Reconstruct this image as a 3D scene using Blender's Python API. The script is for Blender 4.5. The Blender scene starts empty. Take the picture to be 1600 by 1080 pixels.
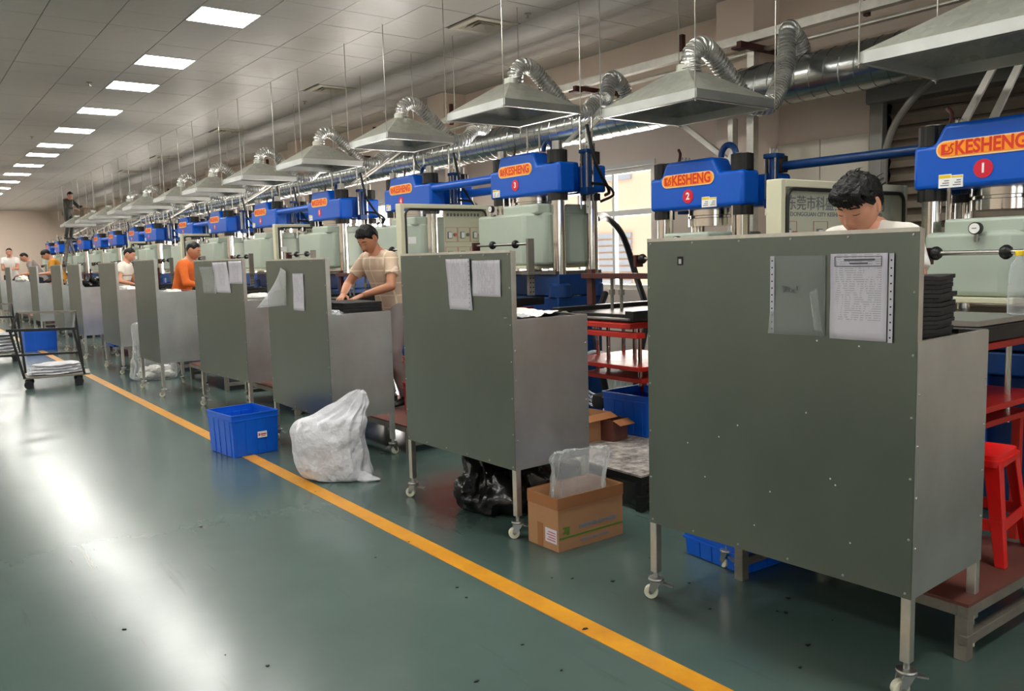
import bpy, math, random
from mathutils import Vector, Matrix, noise
random.seed(11)
R = math.radians
S = bpy.context.scene
COL = S.collection
# ------------------------------------------------------------------ camera
F = 1301.0; YAW, PIT, ROL = 0.6395, -0.1061, -0.026
cy, sy, cp, sp, cr, sr = math.cos(YAW), math.sin(YAW), math.cos(PIT), math.sin(PIT), math.cos(ROL), math.sin(ROL)
fwd = Vector((sy*cp, cy*cp, sp)); rt0 = Vector((cy, -sy, 0)); up0 = rt0.cross(fwd)
rt = cr*rt0 + sr*up0; up = -sr*rt0 + cr*up0
cd = bpy.data.cameras.new('camera'); cam = bpy.data.objects.new('camera', cd); COL.objects.link(cam)
cam.matrix_world = Matrix(((rt.x, up.x, -fwd.x, 0), (rt.y, up.y, -fwd.y, 0), (rt.z, up.z, -fwd.z, 1.55), (0, 0, 0, 1)))
cd.sensor_width = 36; cd.lens = F/1600*36; cd.clip_start = .05; cd.clip_end = 300
S.camera = cam
# ------------------------------------------------------------------ sky, lamps, exposure
W = bpy.data.worlds.new('sky'); S.world = W; W.use_nodes = True
wn = W.node_tree.nodes; wl = W.node_tree.links; wn.clear()
wo = wn.new('ShaderNodeOutputWorld'); wb = wn.new('ShaderNodeBackground')
wb.inputs[0].default_value = (.86, .93, 1, 1); wb.inputs[1].default_value = 1.15
wl.new(wb.outputs[0], wo.inputs[0])
S.view_settings.view_transform = 'Standard'; S.view_settings.look = 'None'
S.view_settings.exposure = 1.25; S.view_settings.gamma = 1; S.view_settings.use_curve_mapping = False
PANEL_STRENGTH = 20.0

def area(name, loc, rot, sx, sy_, power, color):
    l = bpy.data.lights.new(name, 'AREA'); l.shape = 'RECTANGLE'; l.size = sx; l.size_y = sy_; l.energy = power; l.color = color
    o = bpy.data.objects.new(name, l); COL.objects.link(o); o.location = loc; o.rotation_euler = rot
    return o
# fill lamps added at unseen back windows; daylight through the right wall windows
for i, x in enumerate((-6, 0, 5)):
    area('fill_back', (x, -6.4, 2.2), (-R(90), 0, 0), 3.4, 2.0, 260, (.95, .98, 1))
for y in (8.55, 14.3, 20.1, 25.8, 31.6, 37.4):
    area('daylight_right', (7.72, y, 1.87), (0, R(90), 0), 1.45, 2.7, 95, (1, .92, .85))

# ------------------------------------------------------------------ helpers
def lin(c):
    return tuple(((v/255)/12.92 if v/255 <= .04045 else ((v/255+.055)/1.055)**2.4) for v in c)

MATS = {}
def mat(name, rgb, rough=.5, metal=0., var=0., vscale=8., rvar=0., bump=0., bscale=60., spec=.5, alpha=1., emit=0., coat=0., trans=0., rgb2=None, stretch=None, kind='noise'):
    if name in MATS: return MATS[name]
    m = bpy.data.materials.new(name); m.use_nodes = True; nt = m.node_tree; n = nt.nodes; l = nt.links
    b = n['Principled BSDF']; c = lin(rgb)
    b.inputs['Base Color'].default_value = (*c, 1); b.inputs['Roughness'].default_value = rough
    b.inputs['Metallic'].default_value = metal; b.inputs['Specular IOR Level'].default_value = spec
    b.inputs['Alpha'].default_value = alpha; b.inputs['Coat Weight'].default_value = coat; b.inputs['Transmission Weight'].default_value = trans
    if emit:
        b.inputs['Emission Color'].default_value = (*c, 1); b.inputs['Emission Strength'].default_value = emit
    if var or rvar or bump:
        tc = n.new('ShaderNodeTexCoord'); mp = n.new('ShaderNodeMapping'); l.new(tc.outputs['Object'], mp.inputs[0])
        if stretch: mp.inputs['Scale'].default_value = stretch
    if var or rvar:
        if kind == 'voronoi':
            t = n.new('ShaderNodeTexVoronoi'); t.inputs['Scale'].default_value = vscale; l.new(mp.outputs[0], t.inputs['Vector'])
            bw = n.new('ShaderNodeRGBToBW'); l.new(t.outputs['Color'], bw.inputs[0]); fac = bw.outputs[0]
            t2 = n.new('ShaderNodeTexNoise'); t2.inputs['Scale'].default_value = 2.2; t2.inputs['Detail'].default_value = 6; l.new(mp.outputs[0], t2.inputs['Vector'])
            mx = n.new('ShaderNodeMix'); mx.inputs[0].default_value = .55; l.new(fac, mx.inputs[2]); l.new(t2.outputs[0], mx.inputs[3]); fac = mx.outputs[0]
        else:
            t = n.new('ShaderNodeTexNoise'); t.inputs['Scale'].default_value = vscale; t.inputs['Detail'].default_value = 8; t.inputs['Roughness'].default_value = .62
            l.new(mp.outputs[0], t.inputs['Vector']); fac = t.outputs[0]
        if var:
            rp = n.new('ShaderNodeValToRGB'); rp.color_ramp.elements[0].position = .22 if not rgb2 else .3; rp.color_ramp.elements[1].position = .78 if not rgb2 else .7
            c2 = lin(rgb2) if rgb2 else tuple(max(0, v*(1-var)) for v in c)
            c1 = c if rgb2 else tuple(min(1, v*(1+var*.6)) for v in c)
            rp.color_ramp.elements[0].color = (*c2, 1); rp.color_ramp.elements[1].color = (*c1, 1)
            l.new(fac, rp.inputs[0]); l.new(rp.outputs[0], b.inputs['Base Color'])
        if rvar:
            mr = n.new('ShaderNodeMapRange'); mr.inputs['From Min'].default_value = .15; mr.inputs['From Max'].default_value = .85
            mr.inputs['To Min'].default_value = max(.03, rough-rvar); mr.inputs['To Max'].default_value = rough+rvar
            l.new(fac, mr.inputs[0]); l.new(mr.outputs[0], b.inputs['Roughness'])
    if bump:
        t3 = n.new('ShaderNodeTexNoise'); t3.inputs['Scale'].default_value = bscale; t3.inputs['Detail'].default_value = 4; l.new(mp.outputs[0], t3.inputs['Vector'])
        bp = n.new('ShaderNodeBump'); bp.inputs['Strength'].default_value = bump; bp.inputs['Distance'].default_value = .01 if bscale > 10 else .06
        l.new(t3.outputs[0], bp.inputs['Height']); l.new(bp.outputs[0], b.inputs['Normal'])
    MATS[name] = m
    return m

M = dict(
    galv=mat('galvanised sheet', (172, 176, 174), .36, 1, .32, 26, .10, kind='voronoi'),
    hood=mat('galvanised hood sheet', (190, 192, 180), .42, .55, .22, 20, .08, kind='voronoi'),
    panel=mat('reflection darkened zinc sheet', (114, 123, 116), .36, .93, .16, 1.6, .07, .02, 40),  # aisle panels: dark reflected surroundings put into the base colour
    side=mat('lit tone zinc sheet', (200, 203, 200), .36, .9, .20, 2.8, .07),  # same zinc as the panels, brightness of the lit sides put into the colour
    tube=mat('zinc square tube', (208, 206, 198), .37, .92, .2, 12, .08),
    blue=mat('blue machine paint', (0, 84, 190), .32, 0, .06, 5, .04, spec=.35),
    dblue=mat('dark blue machine paint', (2, 52, 108), .38, 0, .25, 6, .08),
    chrome=mat('chromed steel', (215, 212, 205), .14, 1, .12, 30, .05, stretch=(1, 1, 9)),
    stud=mat('turned steel', (165, 162, 155), .3, 1, .2, 20),
    iron=mat('black oxide iron', (38, 37, 36), .42, .4, .3, 20),
    dark=mat('dark void steel', (20, 21, 24), .6, .2),
    casing=mat('grey green casing enamel', (172, 184, 170), .38, 0, .05, 3),
    cream=mat('cream cabinet enamel', (208, 206, 178), .42, 0, .04, 3),
    rubber=mat('black rubber', (22, 22, 23), .55, 0, .3, 30, bump=.2, bscale=80),
    gasket=mat('black gasket', (14, 14, 14), .5),
    orange=mat('orange sign face', (250, 152, 10), .4),
    cream_edge=mat('sign border', (245, 205, 150), .4),
    signred=mat('sign red letters', (214, 44, 16), .4),
    badge=mat('red badge', (206, 14, 48), .35),
    white=mat('white print', (240, 240, 238), .45),
    yellow=mat('yellow print', (230, 196, 30), .45),
    ink=mat('grey ink', (92, 96, 104), .6),
    red=mat('red oxide machine paint', (190, 36, 22), .42, 0, .25, 8, .1),
    brown=mat('dark red brown primer', (72, 26, 20), .55, 0, .3, 12),
    duct=mat('spiral duct zinc', (176, 180, 178), .22, 1, .08, 3, .03),
    foil=mat('crinkled foil', (226, 226, 222), .30, .85, .2, 40, .08, .08, 50),
    wall=mat('warm white wall paint', (232, 214, 198), .75, 0, .05, 1.2, bump=.05, bscale=90),
    wall2=mat('cream wall panel paint', (222, 214, 198), .6, 0, .03, 1.2),
    frame=mat('white window frame', (226, 222, 212), .4),
    crate=mat('blue crate plastic', (8, 96, 214), .36, 0, .06, 6),
    redp=mat('red stool plastic', (226, 24, 20), .35, 0, .05, 6),
    card=mat('corrugated cardboard', (176, 130, 92), .8, 0, .10, 5),
    card2=mat('cardboard inner flap', (158, 104, 62), .75, 0, .10, 5),
    paper=mat('white paper', (214, 212, 222), .6),
    sack=mat('white woven sack', (220, 220, 226), .55, 0, .05, 9, bump=.9, bscale=7),
    bin=mat('black bin liner', (13, 13, 14), .19, 0, .3, 20, .06, .5, 18),
    cloth=mat('white cotton rag', (232, 230, 224), .85, 0, .08, 9, bump=.4, bscale=25),
    nylon=mat('cream nylon wheel', (226, 224, 200), .4),
    steel=mat('brushed steel plate', (186, 186, 182), .39, 1, .15, 14, .1),
    speck=mat('white board with black marks', (206, 198, 190), .5, 0, 1, 16, rgb2=(58, 52, 50)),
    plat=mat('worn platform board', (112, 66, 56), .55, 0, .35, 7, .1),
    platm=mat('weathered platform frame', (138, 132, 122), .5, .5, .3, 10),
    hose=mat('black hose', (18, 18, 20), .4),
    conduit=mat('grey conduit', (120, 116, 108), .45, .3),
    shut=mat('rolling shutter slat', (150, 138, 122), .45, .5, .25, 4),
    shutd=mat('shutter guide', (132, 132, 126), .45, .7),
    skin=mat('skin', (206, 146, 116), .52, 0, .08, 14),
    skin2=mat('tan skin', (190, 130, 98), .52, 0, .08, 14),
    lips=mat('lips', (178, 96, 84), .45),
    hair=mat('black hair', (9, 8, 8), .5, 0, .5, 60, bump=.5, bscale=120, spec=.3),
    eyew=mat('eye', (232, 228, 222), .25), eyed=mat('lash', (20, 16, 15), .6),
    white_shirt=mat('white t-shirt cotton', (232, 228, 220), .85, bump=.2, bscale=12),
    orange_shirt=mat('orange shirt cotton', (226, 108, 38), .85, 0, .12, 6, bump=.2, bscale=12),
    mustard=mat('mustard shirt cotton', (214, 146, 44), .85, 0, .12, 6, bump=.2, bscale=12),
    grey_shirt=mat('grey striped shirt cotton', (150, 140, 138), .85, 0, .12, 6, bump=.2, bscale=12),
    darkcloth=mat('dark grey overall cloth', (66, 64, 58), .85, 0, .2, 6, bump=.2, bscale=12),
    navy=mat('dark blue trousers cloth', (34, 38, 54), .85, 0, .2, 6, bump=.2, bscale=12),
    shoe=mat('black shoe leather', (24, 22, 22), .5),
    green=mat('green print', (86, 128, 36), .6), bluep=mat('pale blue print', (120, 134, 150), .7), redi=mat('red print', (190, 70, 60), .6),
    tile=mat('gypsum ceiling tile', (186, 182, 174), .37, 0, .04, 1.5, .07, .10, 7),
    grid=mat('ceiling grid', (64, 63, 60), .5),
    vent=mat('cream vent plastic', (196, 188, 170), .5),
    yline=mat('yellow floor paint', (226, 158, 18), .38, 0, .10, 5, .1, rgb2=(196, 128, 22)),
    pan=mat('lit diffuser', (255, 253, 246), .5, emit=PANEL_STRENGTH),
    bldg=mat('pale render outside', (222, 180, 150), .8, 0, .05, 2), bldw=mat('outside louvre', (150, 150, 154), .6),
)
def film_mat(name, rgb, dens, rough=.12, bump=.6, bscale=14., gain=.6):
    m = bpy.data.materials.new(name); m.use_nodes = True; nt = m.node_tree; n = nt.nodes; l = nt.links
    b = n['Principled BSDF']; b.inputs['Base Color'].default_value = (*lin(rgb), 1); b.inputs['Roughness'].default_value = rough
    tr = n.new('ShaderNodeBsdfTransparent'); mx = n.new('ShaderNodeMixShader'); lw = n.new('ShaderNodeLayerWeight'); lw.inputs[0].default_value = .35
    mr = n.new('ShaderNodeMapRange'); mr.inputs['To Min'].default_value = dens; mr.inputs['To Max'].default_value = min(1, dens+gain)
    l.new(lw.outputs['Facing'], mr.inputs[0]); l.new(mr.outputs[0], mx.inputs[0]); l.new(tr.outputs[0], mx.inputs[1]); l.new(b.outputs[0], mx.inputs[2])
    tc = n.new('ShaderNodeTexCoord'); t = n.new('ShaderNodeTexNoise'); t.inputs['Scale'].default_value = bscale; t.inputs['Detail'].default_value = 5; l.new(tc.outputs['Object'], t.inputs['Vector'])
    bp = n.new('ShaderNodeBump'); bp.inputs['Strength'].default_value = bump; bp.inputs['Distance'].default_value = .02; l.new(t.outputs[0], bp.inputs['Height']); l.new(bp.outputs[0], b.inputs['Normal'])
    l.new(mx.outputs[0], n['Material Output'].inputs[0]); return m
M['film'] = film_mat('clear plastic film', (226, 230, 232), .18, .08, 1.0, 11, .5)
M['sleeve'] = film_mat('clear document sleeve', (190, 198, 196), .16, .15, .3, 9)
M['glass'] = film_mat('window glass', (190, 200, 190), .04, .04, .0, 2, .22)
M['bottle'] = film_mat('clear bottle plastic', (220, 226, 228), .10, .08, .2, 20)

def text_lines_mat():
    m = bpy.data.materials.new('printed page'); m.use_nodes = True; n = m.node_tree.nodes; l = m.node_tree.links; b = n['Principled BSDF']; b.inputs['Roughness'].default_value = .45
    tc = n.new('ShaderNodeTexCoord'); sx = n.new('ShaderNodeSeparateXYZ'); l.new(tc.outputs['Object'], sx.inputs[0])
    w = n.new('ShaderNodeMath'); w.operation = 'MULTIPLY'; w.inputs[1].default_value = 130; l.new(sx.outputs['Z'], w.inputs[0])
    fr = n.new('ShaderNodeMath'); fr.operation = 'FRACT'; l.new(w.outputs[0], fr.inputs[0])
    gt = n.new('ShaderNodeMath'); gt.operation = 'GREATER_THAN'; gt.inputs[1].default_value = .62; l.new(fr.outputs[0], gt.inputs[0])
    t = n.new('ShaderNodeTexNoise'); t.inputs['Scale'].default_value = 1; mp = n.new('ShaderNodeMapping'); mp.inputs['Scale'].default_value = (90, 90, 28); l.new(tc.outputs['Object'], mp.inputs[0]); l.new(mp.outputs[0], t.inputs['Vector'])
    g2 = n.new('ShaderNodeMath'); g2.operation = 'GREATER_THAN'; g2.inputs[1].default_value = .47; l.new(t.outputs[0], g2.inputs[0])
    # margins
    ab = n.new('ShaderNodeMath'); ab.operation = 'ABSOLUTE'; l.new(sx.outputs['Y'], ab.inputs[0])
    g3 = n.new('ShaderNodeMath'); g3.operation = 'LESS_THAN'; g3.inputs[1].default_value = .083; l.new(ab.outputs[0], g3.inputs[0])
    zz = n.new('ShaderNodeMath'); zz.operation = 'GREATER_THAN'; zz.inputs[1].default_value = -.085; l.new(sx.outputs['Z'], zz.inputs[0])
    a1 = n.new('ShaderNodeMath'); a1.operation = 'MULTIPLY'; l.new(gt.outputs[0], a1.inputs[0]); l.new(g2.outputs[0], a1.inputs[1])
    a2 = n.new('ShaderNodeMath'); a2.operation = 'MULTIPLY'; l.new(a1.outputs[0], a2.inputs[0]); l.new(g3.outputs[0], a2.inputs[1])
    a3 = n.new('ShaderNodeMath'); a3.operation = 'MULTIPLY'; l.new(a2.outputs[0], a3.inputs[0]); l.new(zz.outputs[0], a3.inputs[1])
    mx = n.new('ShaderNodeMix'); mx.data_type = 'RGBA'; mx.inputs[6].default_value = (*lin((222, 218, 230)), 1); mx.inputs[7].default_value = (*lin((182, 178, 190)), 1)
    l.new(a3.outputs[0], mx.inputs[0]); l.new(mx.outputs[2], b.inputs['Base Color']); return m
M['page'] = text_lines_mat()

def floor_mat():
    m = bpy.data.materials.new('green epoxy floor'); m.use_nodes = True; n = m.node_tree.nodes; l = m.node_tree.links; b = n['Principled BSDF']
    tc = n.new('ShaderNodeTexCoord')
    def ns(scale, det, st=None, rough=.6):
        t = n.new('ShaderNodeTexNoise'); t.inputs['Scale'].default_value = scale; t.inputs['Detail'].default_value = det; t.inputs['Roughness'].default_value = rough
        mp = n.new('ShaderNodeMapping'); l.new(tc.outputs['Object'], mp.inputs[0])
        if st: mp.inputs['Scale'].default_value = st[:3]; mp.inputs['Rotation'].default_value = (0, 0, st[3])
        l.new(mp.outputs[0], t.inputs['Vector']); return t.outputs[0]
    rp = n.new('ShaderNodeValToRGB'); rp.color_ramp.elements[0].position = .15; rp.color_ramp.elements[1].position = .85
    rp.color_ramp.elements[0].color = (*lin((64, 84, 80)), 1); rp.color_ramp.elements[1].color = (*lin((84, 104, 98)), 1)
    l.new(ns(.9, 6, None, .6), rp.inputs[0])
    # scuffs along the aisle
    sc = n.new('ShaderNodeMapRange'); sc.inputs['From Min'].default_value = .62; sc.inputs['From Max'].default_value = .74
    l.new(ns(2.4, 4, (7, .45, 1, .10), .6), sc.inputs[0])
    mx = n.new('ShaderNodeMix'); mx.data_type = 'RGBA'; mx.inputs[7].default_value = (*lin((48, 60, 56)), 1)
    mk = n.new('ShaderNodeMath'); mk.operation = 'MULTIPLY'; mk.inputs[1].default_value = .30; l.new(sc.outputs[0], mk.inputs[0])
    l.new(mk.outputs[0], mx.inputs[0]); l.new(rp.outputs[0], mx.inputs[6]); l.new(mx.outputs[2], b.inputs['Base Color'])
    mr = n.new('ShaderNodeMapRange'); mr.inputs['From Min'].default_value = .1; mr.inputs['From Max'].default_value = .9; mr.inputs['To Min'].default_value = .17; mr.inputs['To Max'].default_value = .265
    l.new(ns(1.8, 6, (1.2, .45, 1, .45), .65), mr.inputs[0]); l.new(mr.outputs[0], b.inputs['Roughness'])
    bp = n.new('ShaderNodeBump'); bp.inputs['Strength'].default_value = .04; bp.inputs['Distance'].default_value = .02; l.new(ns(1.2, 0), bp.inputs['Height']); l.new(bp.outputs[0], b.inputs['Normal'])
    b.inputs['Specular IOR Level'].default_value = .6
    return m
M['floor'] = floor_mat()

class MB:
    def __init__(s): s.v = []; s.f = []
    def add(s, vs, fs):
        k = len(s.v); s.v += [tuple(v) for v in vs]; s.f += [tuple(i+k for i in f) for f in fs]; return s
    def box(s, a, b, rz=0, about=None):
        x0, y0, z0 = a; x1, y1, z1 = b
        vs = [(x, y, z) for z in (z0, z1) for x, y in ((x0, y0), (x1, y0), (x1, y1), (x0, y1))]
        if rz:
            cx, cy_ = about or ((x0+x1)/2, (y0+y1)/2); c, sn = math.cos(rz), math.sin(rz)
            vs = [(cx+(x-cx)*c-(y-cy_)*sn, cy_+(x-cx)*sn+(y-cy_)*c, z) for x, y, z in vs]
        return s.add(vs, [(3, 2, 1, 0), (4, 5, 6, 7), (0, 1, 5, 4), (1, 2, 6, 5), (2, 3, 7, 6), (3, 0, 4, 7)])
    def cyl(s, p0, p1, r, n=16, r2=None):
        p0 = Vector(p0); p1 = Vector(p1); d = (p1-p0).normalized(); u = d.orthogonal().normalized(); w = d.cross(u); r2 = r if r2 is None else r2
        vs = []
        for p, q in ((p0, r), (p1, r2)):
            for i in range(n):
                a = 2*math.pi*i/n; vs.append(p+q*(math.cos(a)*u+math.sin(a)*w))
        fs = [(i, (i+1) % n, n+(i+1) % n, n+i) for i in range(n)]+[tuple(range(n-1, -1, -1)), tuple(range(n, 2*n))]
        return s.add(vs, fs)
    def bar(s, p0, p1, w, h):     # rectangular bar between two points
        p0 = Vector(p0); p1 = Vector(p1); d = (p1-p0).normalized(); z = Vector((0, 0, 1))
        u = d.cross(z) if abs(d.z) < .99 else Vector((1, 0, 0)); u.normalize(); v = u.cross(d).normalized()
        vs = [p+a*u*w/2+b*v*h/2 for p in (p0, p1) for a, b in ((-1, -1), (1, -1), (1, 1), (-1, 1))]
        return s.add(vs, [(3, 2, 1, 0), (4, 5, 6, 7), (0, 1, 5, 4), (1, 2, 6, 5), (2, 3, 7, 6), (3, 0, 4, 7)])
    def tube(s, pts, r, n=10, cap=True):
        pts = [Vector(p) for p in pts]; rs = r if isinstance(r, (list, tuple)) else [r]*len(pts)
        t0 = (pts[1]-pts[0]).normalized(); u = t0.orthogonal().normalized(); vs = []
        for i, p in enumerate(pts):
            t = (pts[min(i+1, len(pts)-1)]-pts[max(i-1, 0)]).normalized(); u = (u-t*u.dot(t)).normalized(); w = t.cross(u)
            for k in range(n):
                a = 2*math.pi*k/n; vs.append(p+rs[i]*(math.cos(a)*u+math.sin(a)*w))
        m = len(pts); fs = [(i*n+k, i*n+(k+1) % n, (i+1)*n+(k+1) % n, (i+1)*n+k) for i in range(m-1) for k in range(n)]
        if cap: fs += [tuple(range(n-1, -1, -1)), tuple(range((m-1)*n, m*n))]
        return s.add(vs, fs)
    def prism(s, poly, f, a, b):   # poly of (p,q), f(p,q,t) -> xyz
        n = len(poly); vs = [f(p, q, a) for p, q in poly]+[f(p, q, b) for p, q in poly]
        return s.add(vs, [tuple(range(n-1, -1, -1)), tuple(range(n, 2*n))]+[(i, (i+1) % n, n+(i+1) % n, n+i) for i in range(n)])
    def lathe(s, prof, c, n=20, axis='z'):
        vs = []; m = len(prof)
        for r, h in prof:
            for k in range(n):
                a = 2*math.pi*k/n; p, q = r*math.cos(a), r*math.sin(a)
                vs.append((c[0]+p, c[1]+q, c[2]+h) if axis == 'z' else (c[0]+h, c[1]+p, c[2]+q) if axis == 'x' else (c[0]+p, c[1]+h, c[2]+q))
        fs = [(i*n+k, i*n+(k+1) % n, (i+1)*n+(k+1) % n, (i+1)*n+k) for i in range(m-1) for k in range(n)]
        fs += [tuple(range(n-1, -1, -1)), tuple(range((m-1)*n, m*n))]
        return s.add(vs, fs)
    def rings(s, rings, cap=True):
        n = len(rings[0]); vs = [p for r in rings for p in r]; m = len(rings)
        fs = [(i*n+k, i*n+(k+1) % n, (i+1)*n+(k+1) % n, (i+1)*n+k) for i in range(m-1) for k in range(n)]
        if cap: fs += [tuple(range(n-1, -1, -1)), tuple(range((m-1)*n, m*n))]
        return s.add(vs, fs)
    def ell(s, c, r, n=16, m=10, rot=None):
        rs = []
        for i in range(m+1):
            t = math.pi*(i+.02)/(m+.04); z = -math.cos(t); q = math.sin(t); ring = []
            for k in range(n):
                a = 2*math.pi*k/n; p = Vector((r[0]*q*math.cos(a), r[1]*q*math.sin(a), r[2]*z))
                if rot: p = rot @ p
                ring.append(Vector(c)+p)
            rs.append(ring)
        return s.rings(rs)
    def grid(s, fn, nu, nv):
        k = [fn(i/nu, j/nv) for j in range(nv+1) for i in range(nu+1)]
        return s.add(k, [(j*(nu+1)+i, j*(nu+1)+i+1, (j+1)*(nu+1)+i+1, (j+1)*(nu+1)+i) for j in range(nv) for i in range(nu)])
    def mesh(s, name, material, smooth=35, recalc=True):
        me = bpy.data.meshes.new(name); me.from_pydata(s.v, [], s.f); me.materials.append(M[material] if isinstance(material, str) else material)
        if recalc:
            import bmesh
            bm = bmesh.new(); bm.from_mesh(me); bmesh.ops.recalc_face_normals(bm, faces=bm.faces); bm.to_mesh(me); bm.free()
        if smooth:
            me.shade_smooth() if hasattr(me, 'shade_smooth') else None
            me.set_sharp_from_angle(angle=R(smooth))
        me.update(); return me
    def build(s, name, material, parent=None, smooth=35, bevel=0, kind=None, label=None, recalc=True, solid=0):
        o = bpy.data.objects.new(name, s.mesh(name, material, smooth, recalc)); COL.objects.link(o)
        if parent: o.parent = parent
        if solid:
            q = o.modifiers.new('s', 'SOLIDIFY'); q.thickness = solid; q.offset = 0
        if bevel:
            q = o.modifiers.new('b', 'BEVEL'); q.width = bevel; q.segments = 3; q.limit_method = 'ANGLE'; q.angle_limit = R(40)
        if kind: o['kind'] = kind
        if label: o['label'] = label
        return o

def tag(o, label=None, cat=None, group=None, kind=None):
    if label: o['label'] = label
    if cat: o['category'] = cat
    if group: o['group'] = group
    if kind: o['kind'] = kind
    return o
def thing(name, label, cat, loc=(0, 0, 0), rz=0, group=None):
    o = bpy.data.objects.new(name, None); COL.objects.link(o); o.location = loc; o.rotation_euler = (0, 0, rz); o.empty_display_size = .1
    return tag(o, label, cat, group)
def copy_tree(o, parent=None):
    c = o.copy(); COL.objects.link(c)
    if parent: c.parent = parent
    for ch in KIDS.get(o.name, [x for x in bpy.data.objects if x.parent == o]): copy_tree(ch, c)
    return c
KIDS = {}
def index_kids(o):
    ks = [x for x in bpy.data.objects if x.parent == o]; KIDS[o.name] = ks
    for k in ks: index_kids(k)

FR_AISLE = Matrix(((0, 0, -1), (-1, 0, 0), (0, 1, 0)))   # text x -> -Y, y -> Z, facing -X
FR_BACK = Matrix(((1, 0, 0), (0, 0, -1), (0, 1, 0)))     # text x -> +X, y -> Z, facing -Y
TXT = {}
def text(body, size, material, loc, frame, name='lettering', parent=None, bold=.0, depth=.002, sx=1.0, align='CENTER'):
    key = (body, size, bold, depth, sx, align, material)
    if key not in TXT:
        c = bpy.data.curves.new('t', 'FONT'); c.body = body; c.size = size; c.align_x = align; c.align_y = 'CENTER'; c.extrude = depth; c.offset = bold; c.resolution_u = 3
        o = bpy.data.objects.new('t', c); COL.objects.link(o)
        bpy.context.view_layer.update()
        me = bpy.data.meshes.new_from_object(o.evaluated_get(bpy.context.evaluated_depsgraph_get()))
        bpy.data.objects.remove(o); me.materials.clear(); me.materials.append(M[material])
        for v in me.vertices: v.co.x *= sx
        TXT[key] = me
    o = bpy.data.objects.new(name, TXT[key]); COL.objects.link(o)
    o.matrix_world = Matrix.Translation(loc) @ frame.to_4x4()
    if parent: o.parent = parent
    return o
def bez(P, n=12):   # catmull-rom through points
    P = [Vector(p) for p in P]; P = [2*P[0]-P[1]]+P+[2*P[-1]-P[-2]]; out = []
    for i in range(1, len(P)-2):
        a, b, c, d = P[i-1:i+3]
        for k in range(n):
            t = k/n; out.append(.5*((2*b)+(-a+c)*t+(2*a-5*b+4*c-d)*t*t+(-a+3*b-3*c+d)*t**3))
    out.append(P[-2]); return out
exec_parts = True
# ================================================================== SETTING
XL, XR, YB, YF, ZC = -10.0, 7.5, -6.5, 42.3, 4.1
fl = MB().box((XL-.2, YB-.2, -.1), (XR+.2, YF+.2, 0)).build('floor', 'floor', kind='structure', smooth=0)
mb = MB()
for i in range(60):
    y0 = -5.5+i*.8; mb.box((2.17, y0, 0), (2.275, y0+.8, .0025))
mb.build('yellow_line', 'yline', fl, label='yellow painted line along the aisle', smooth=0)
# walls with window openings
WIN_R = [(7.15, 9.95), (12.9, 15.7), (18.7, 21.5), (24.4, 27.2), (30.2, 33.0), (36, 38.8)]
m = MB(); m.box((XR, YB-.2, 0), (XR+.25, .9, ZC+.2)); m.box((XR, .9, 3.0), (XR+.25, 4.2, ZC+.2)); y = 4.2
for a, b in WIN_R:
    m.box((XR, y, 0), (XR+.25, a, ZC+.2)); m.box((XR, a, 0), (XR+.25, b, 1.1)); m.box((XR, a, 2.62), (XR+.25, b, ZC+.2)); y = b
m.box((XR, y, 0), (XR+.25, YF+.2, ZC+.2))
wr = m.build('wall_right', 'wall', kind='structure', smooth=0)
for i in range(7):
    y = 5.37+5.77*i
    MB().box((7.08, y, 0), (XR+.01, y+.47, ZC)).build('pilaster', 'wall', wr, smooth=0, bevel=.008)
for a, b in ((4.35, 4.86), (4.87, 5.36)):
    MB().box((7.46, a, 0), (XR+.01, b, 2.62)).build('wall_panel', 'wall2', wr, smooth=0, bevel=.006)
MB().box((7.42, 4.2, 0), (7.6, 4.33, 3.05)).build('shutter_jamb', 'shutd', wr, smooth=0, bevel=.008)
MB().box((XL-.25, YB-.2, 0), (XL, YF+.2, ZC+.2)).build('wall_left', 'wall', kind='structure', smooth=0)
m = MB(); x = XL
for a in (-6, 0, 5):
    m.box((x, YB-.2, 0), (a-1.8, YB, ZC+.2)); m.box((a-1.8, YB-.2, 0), (a+1.8, YB, 1.1)); m.box((a-1.8, YB-.2, 3.3), (a+1.8, YB, ZC+.2)); x = a+1.8
m.box((x, YB-.2, 0), (XR, YB, ZC+.2)); m.build('wall_back', 'wall', kind='structure', smooth=0)
MB().box((XL, YF, 0), (XR, YF+.2, ZC+.2)).build('wall_far', 'wall', kind='structure', smooth=0)
MB().box((XR-.03, 4.35, 0), (XR, YF, .12)).build('baseboard_right', 'wall2', kind='structure', smooth=0)
# windows (frame, mullions, panes)
for i, (a, b) in enumerate(WIN_R):
    w = MB(); X0, X1 = XR+.03, XR+.11
    w.box((X0, a, 1.1), (X1, b, 1.16)); w.box((X0, a, 2.56), (X1, b, 2.62)); w.box((X0, a, 1.16), (X1, a+.06, 2.56)); w.box((X0, b-.06, 1.16), (X1, b, 2.56))
    w.box((X0, a+.06, 2.03), (X1, b-.06, 2.10)); n = 4
    w.box((XR-.02, a-.05, 2.62), (XR+.03, b+.05, 2.68))
    wo_ = w.build('window_%d' % (i+1), 'frame', kind='structure', smooth=0)
    for k in range(n):
        y0 = a+.06+k*(b-a-.12)/n; y1 = y0+(b-a-.12)/n
        if k: MB().box((X0+.01, y0-.022, 1.16), (X1-.01, y0+.022, 2.56)).build('mullion', 'frame', wo_, smooth=0)
        for z0, z1 in ((1.16, 2.03), (2.10, 2.56)):
            MB().box((X0+.035, y0+.022, z0), (X0+.041, y1-.022, z1)).build('pane', 'glass', wo_, smooth=0)
    if i > 2: continue
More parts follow.
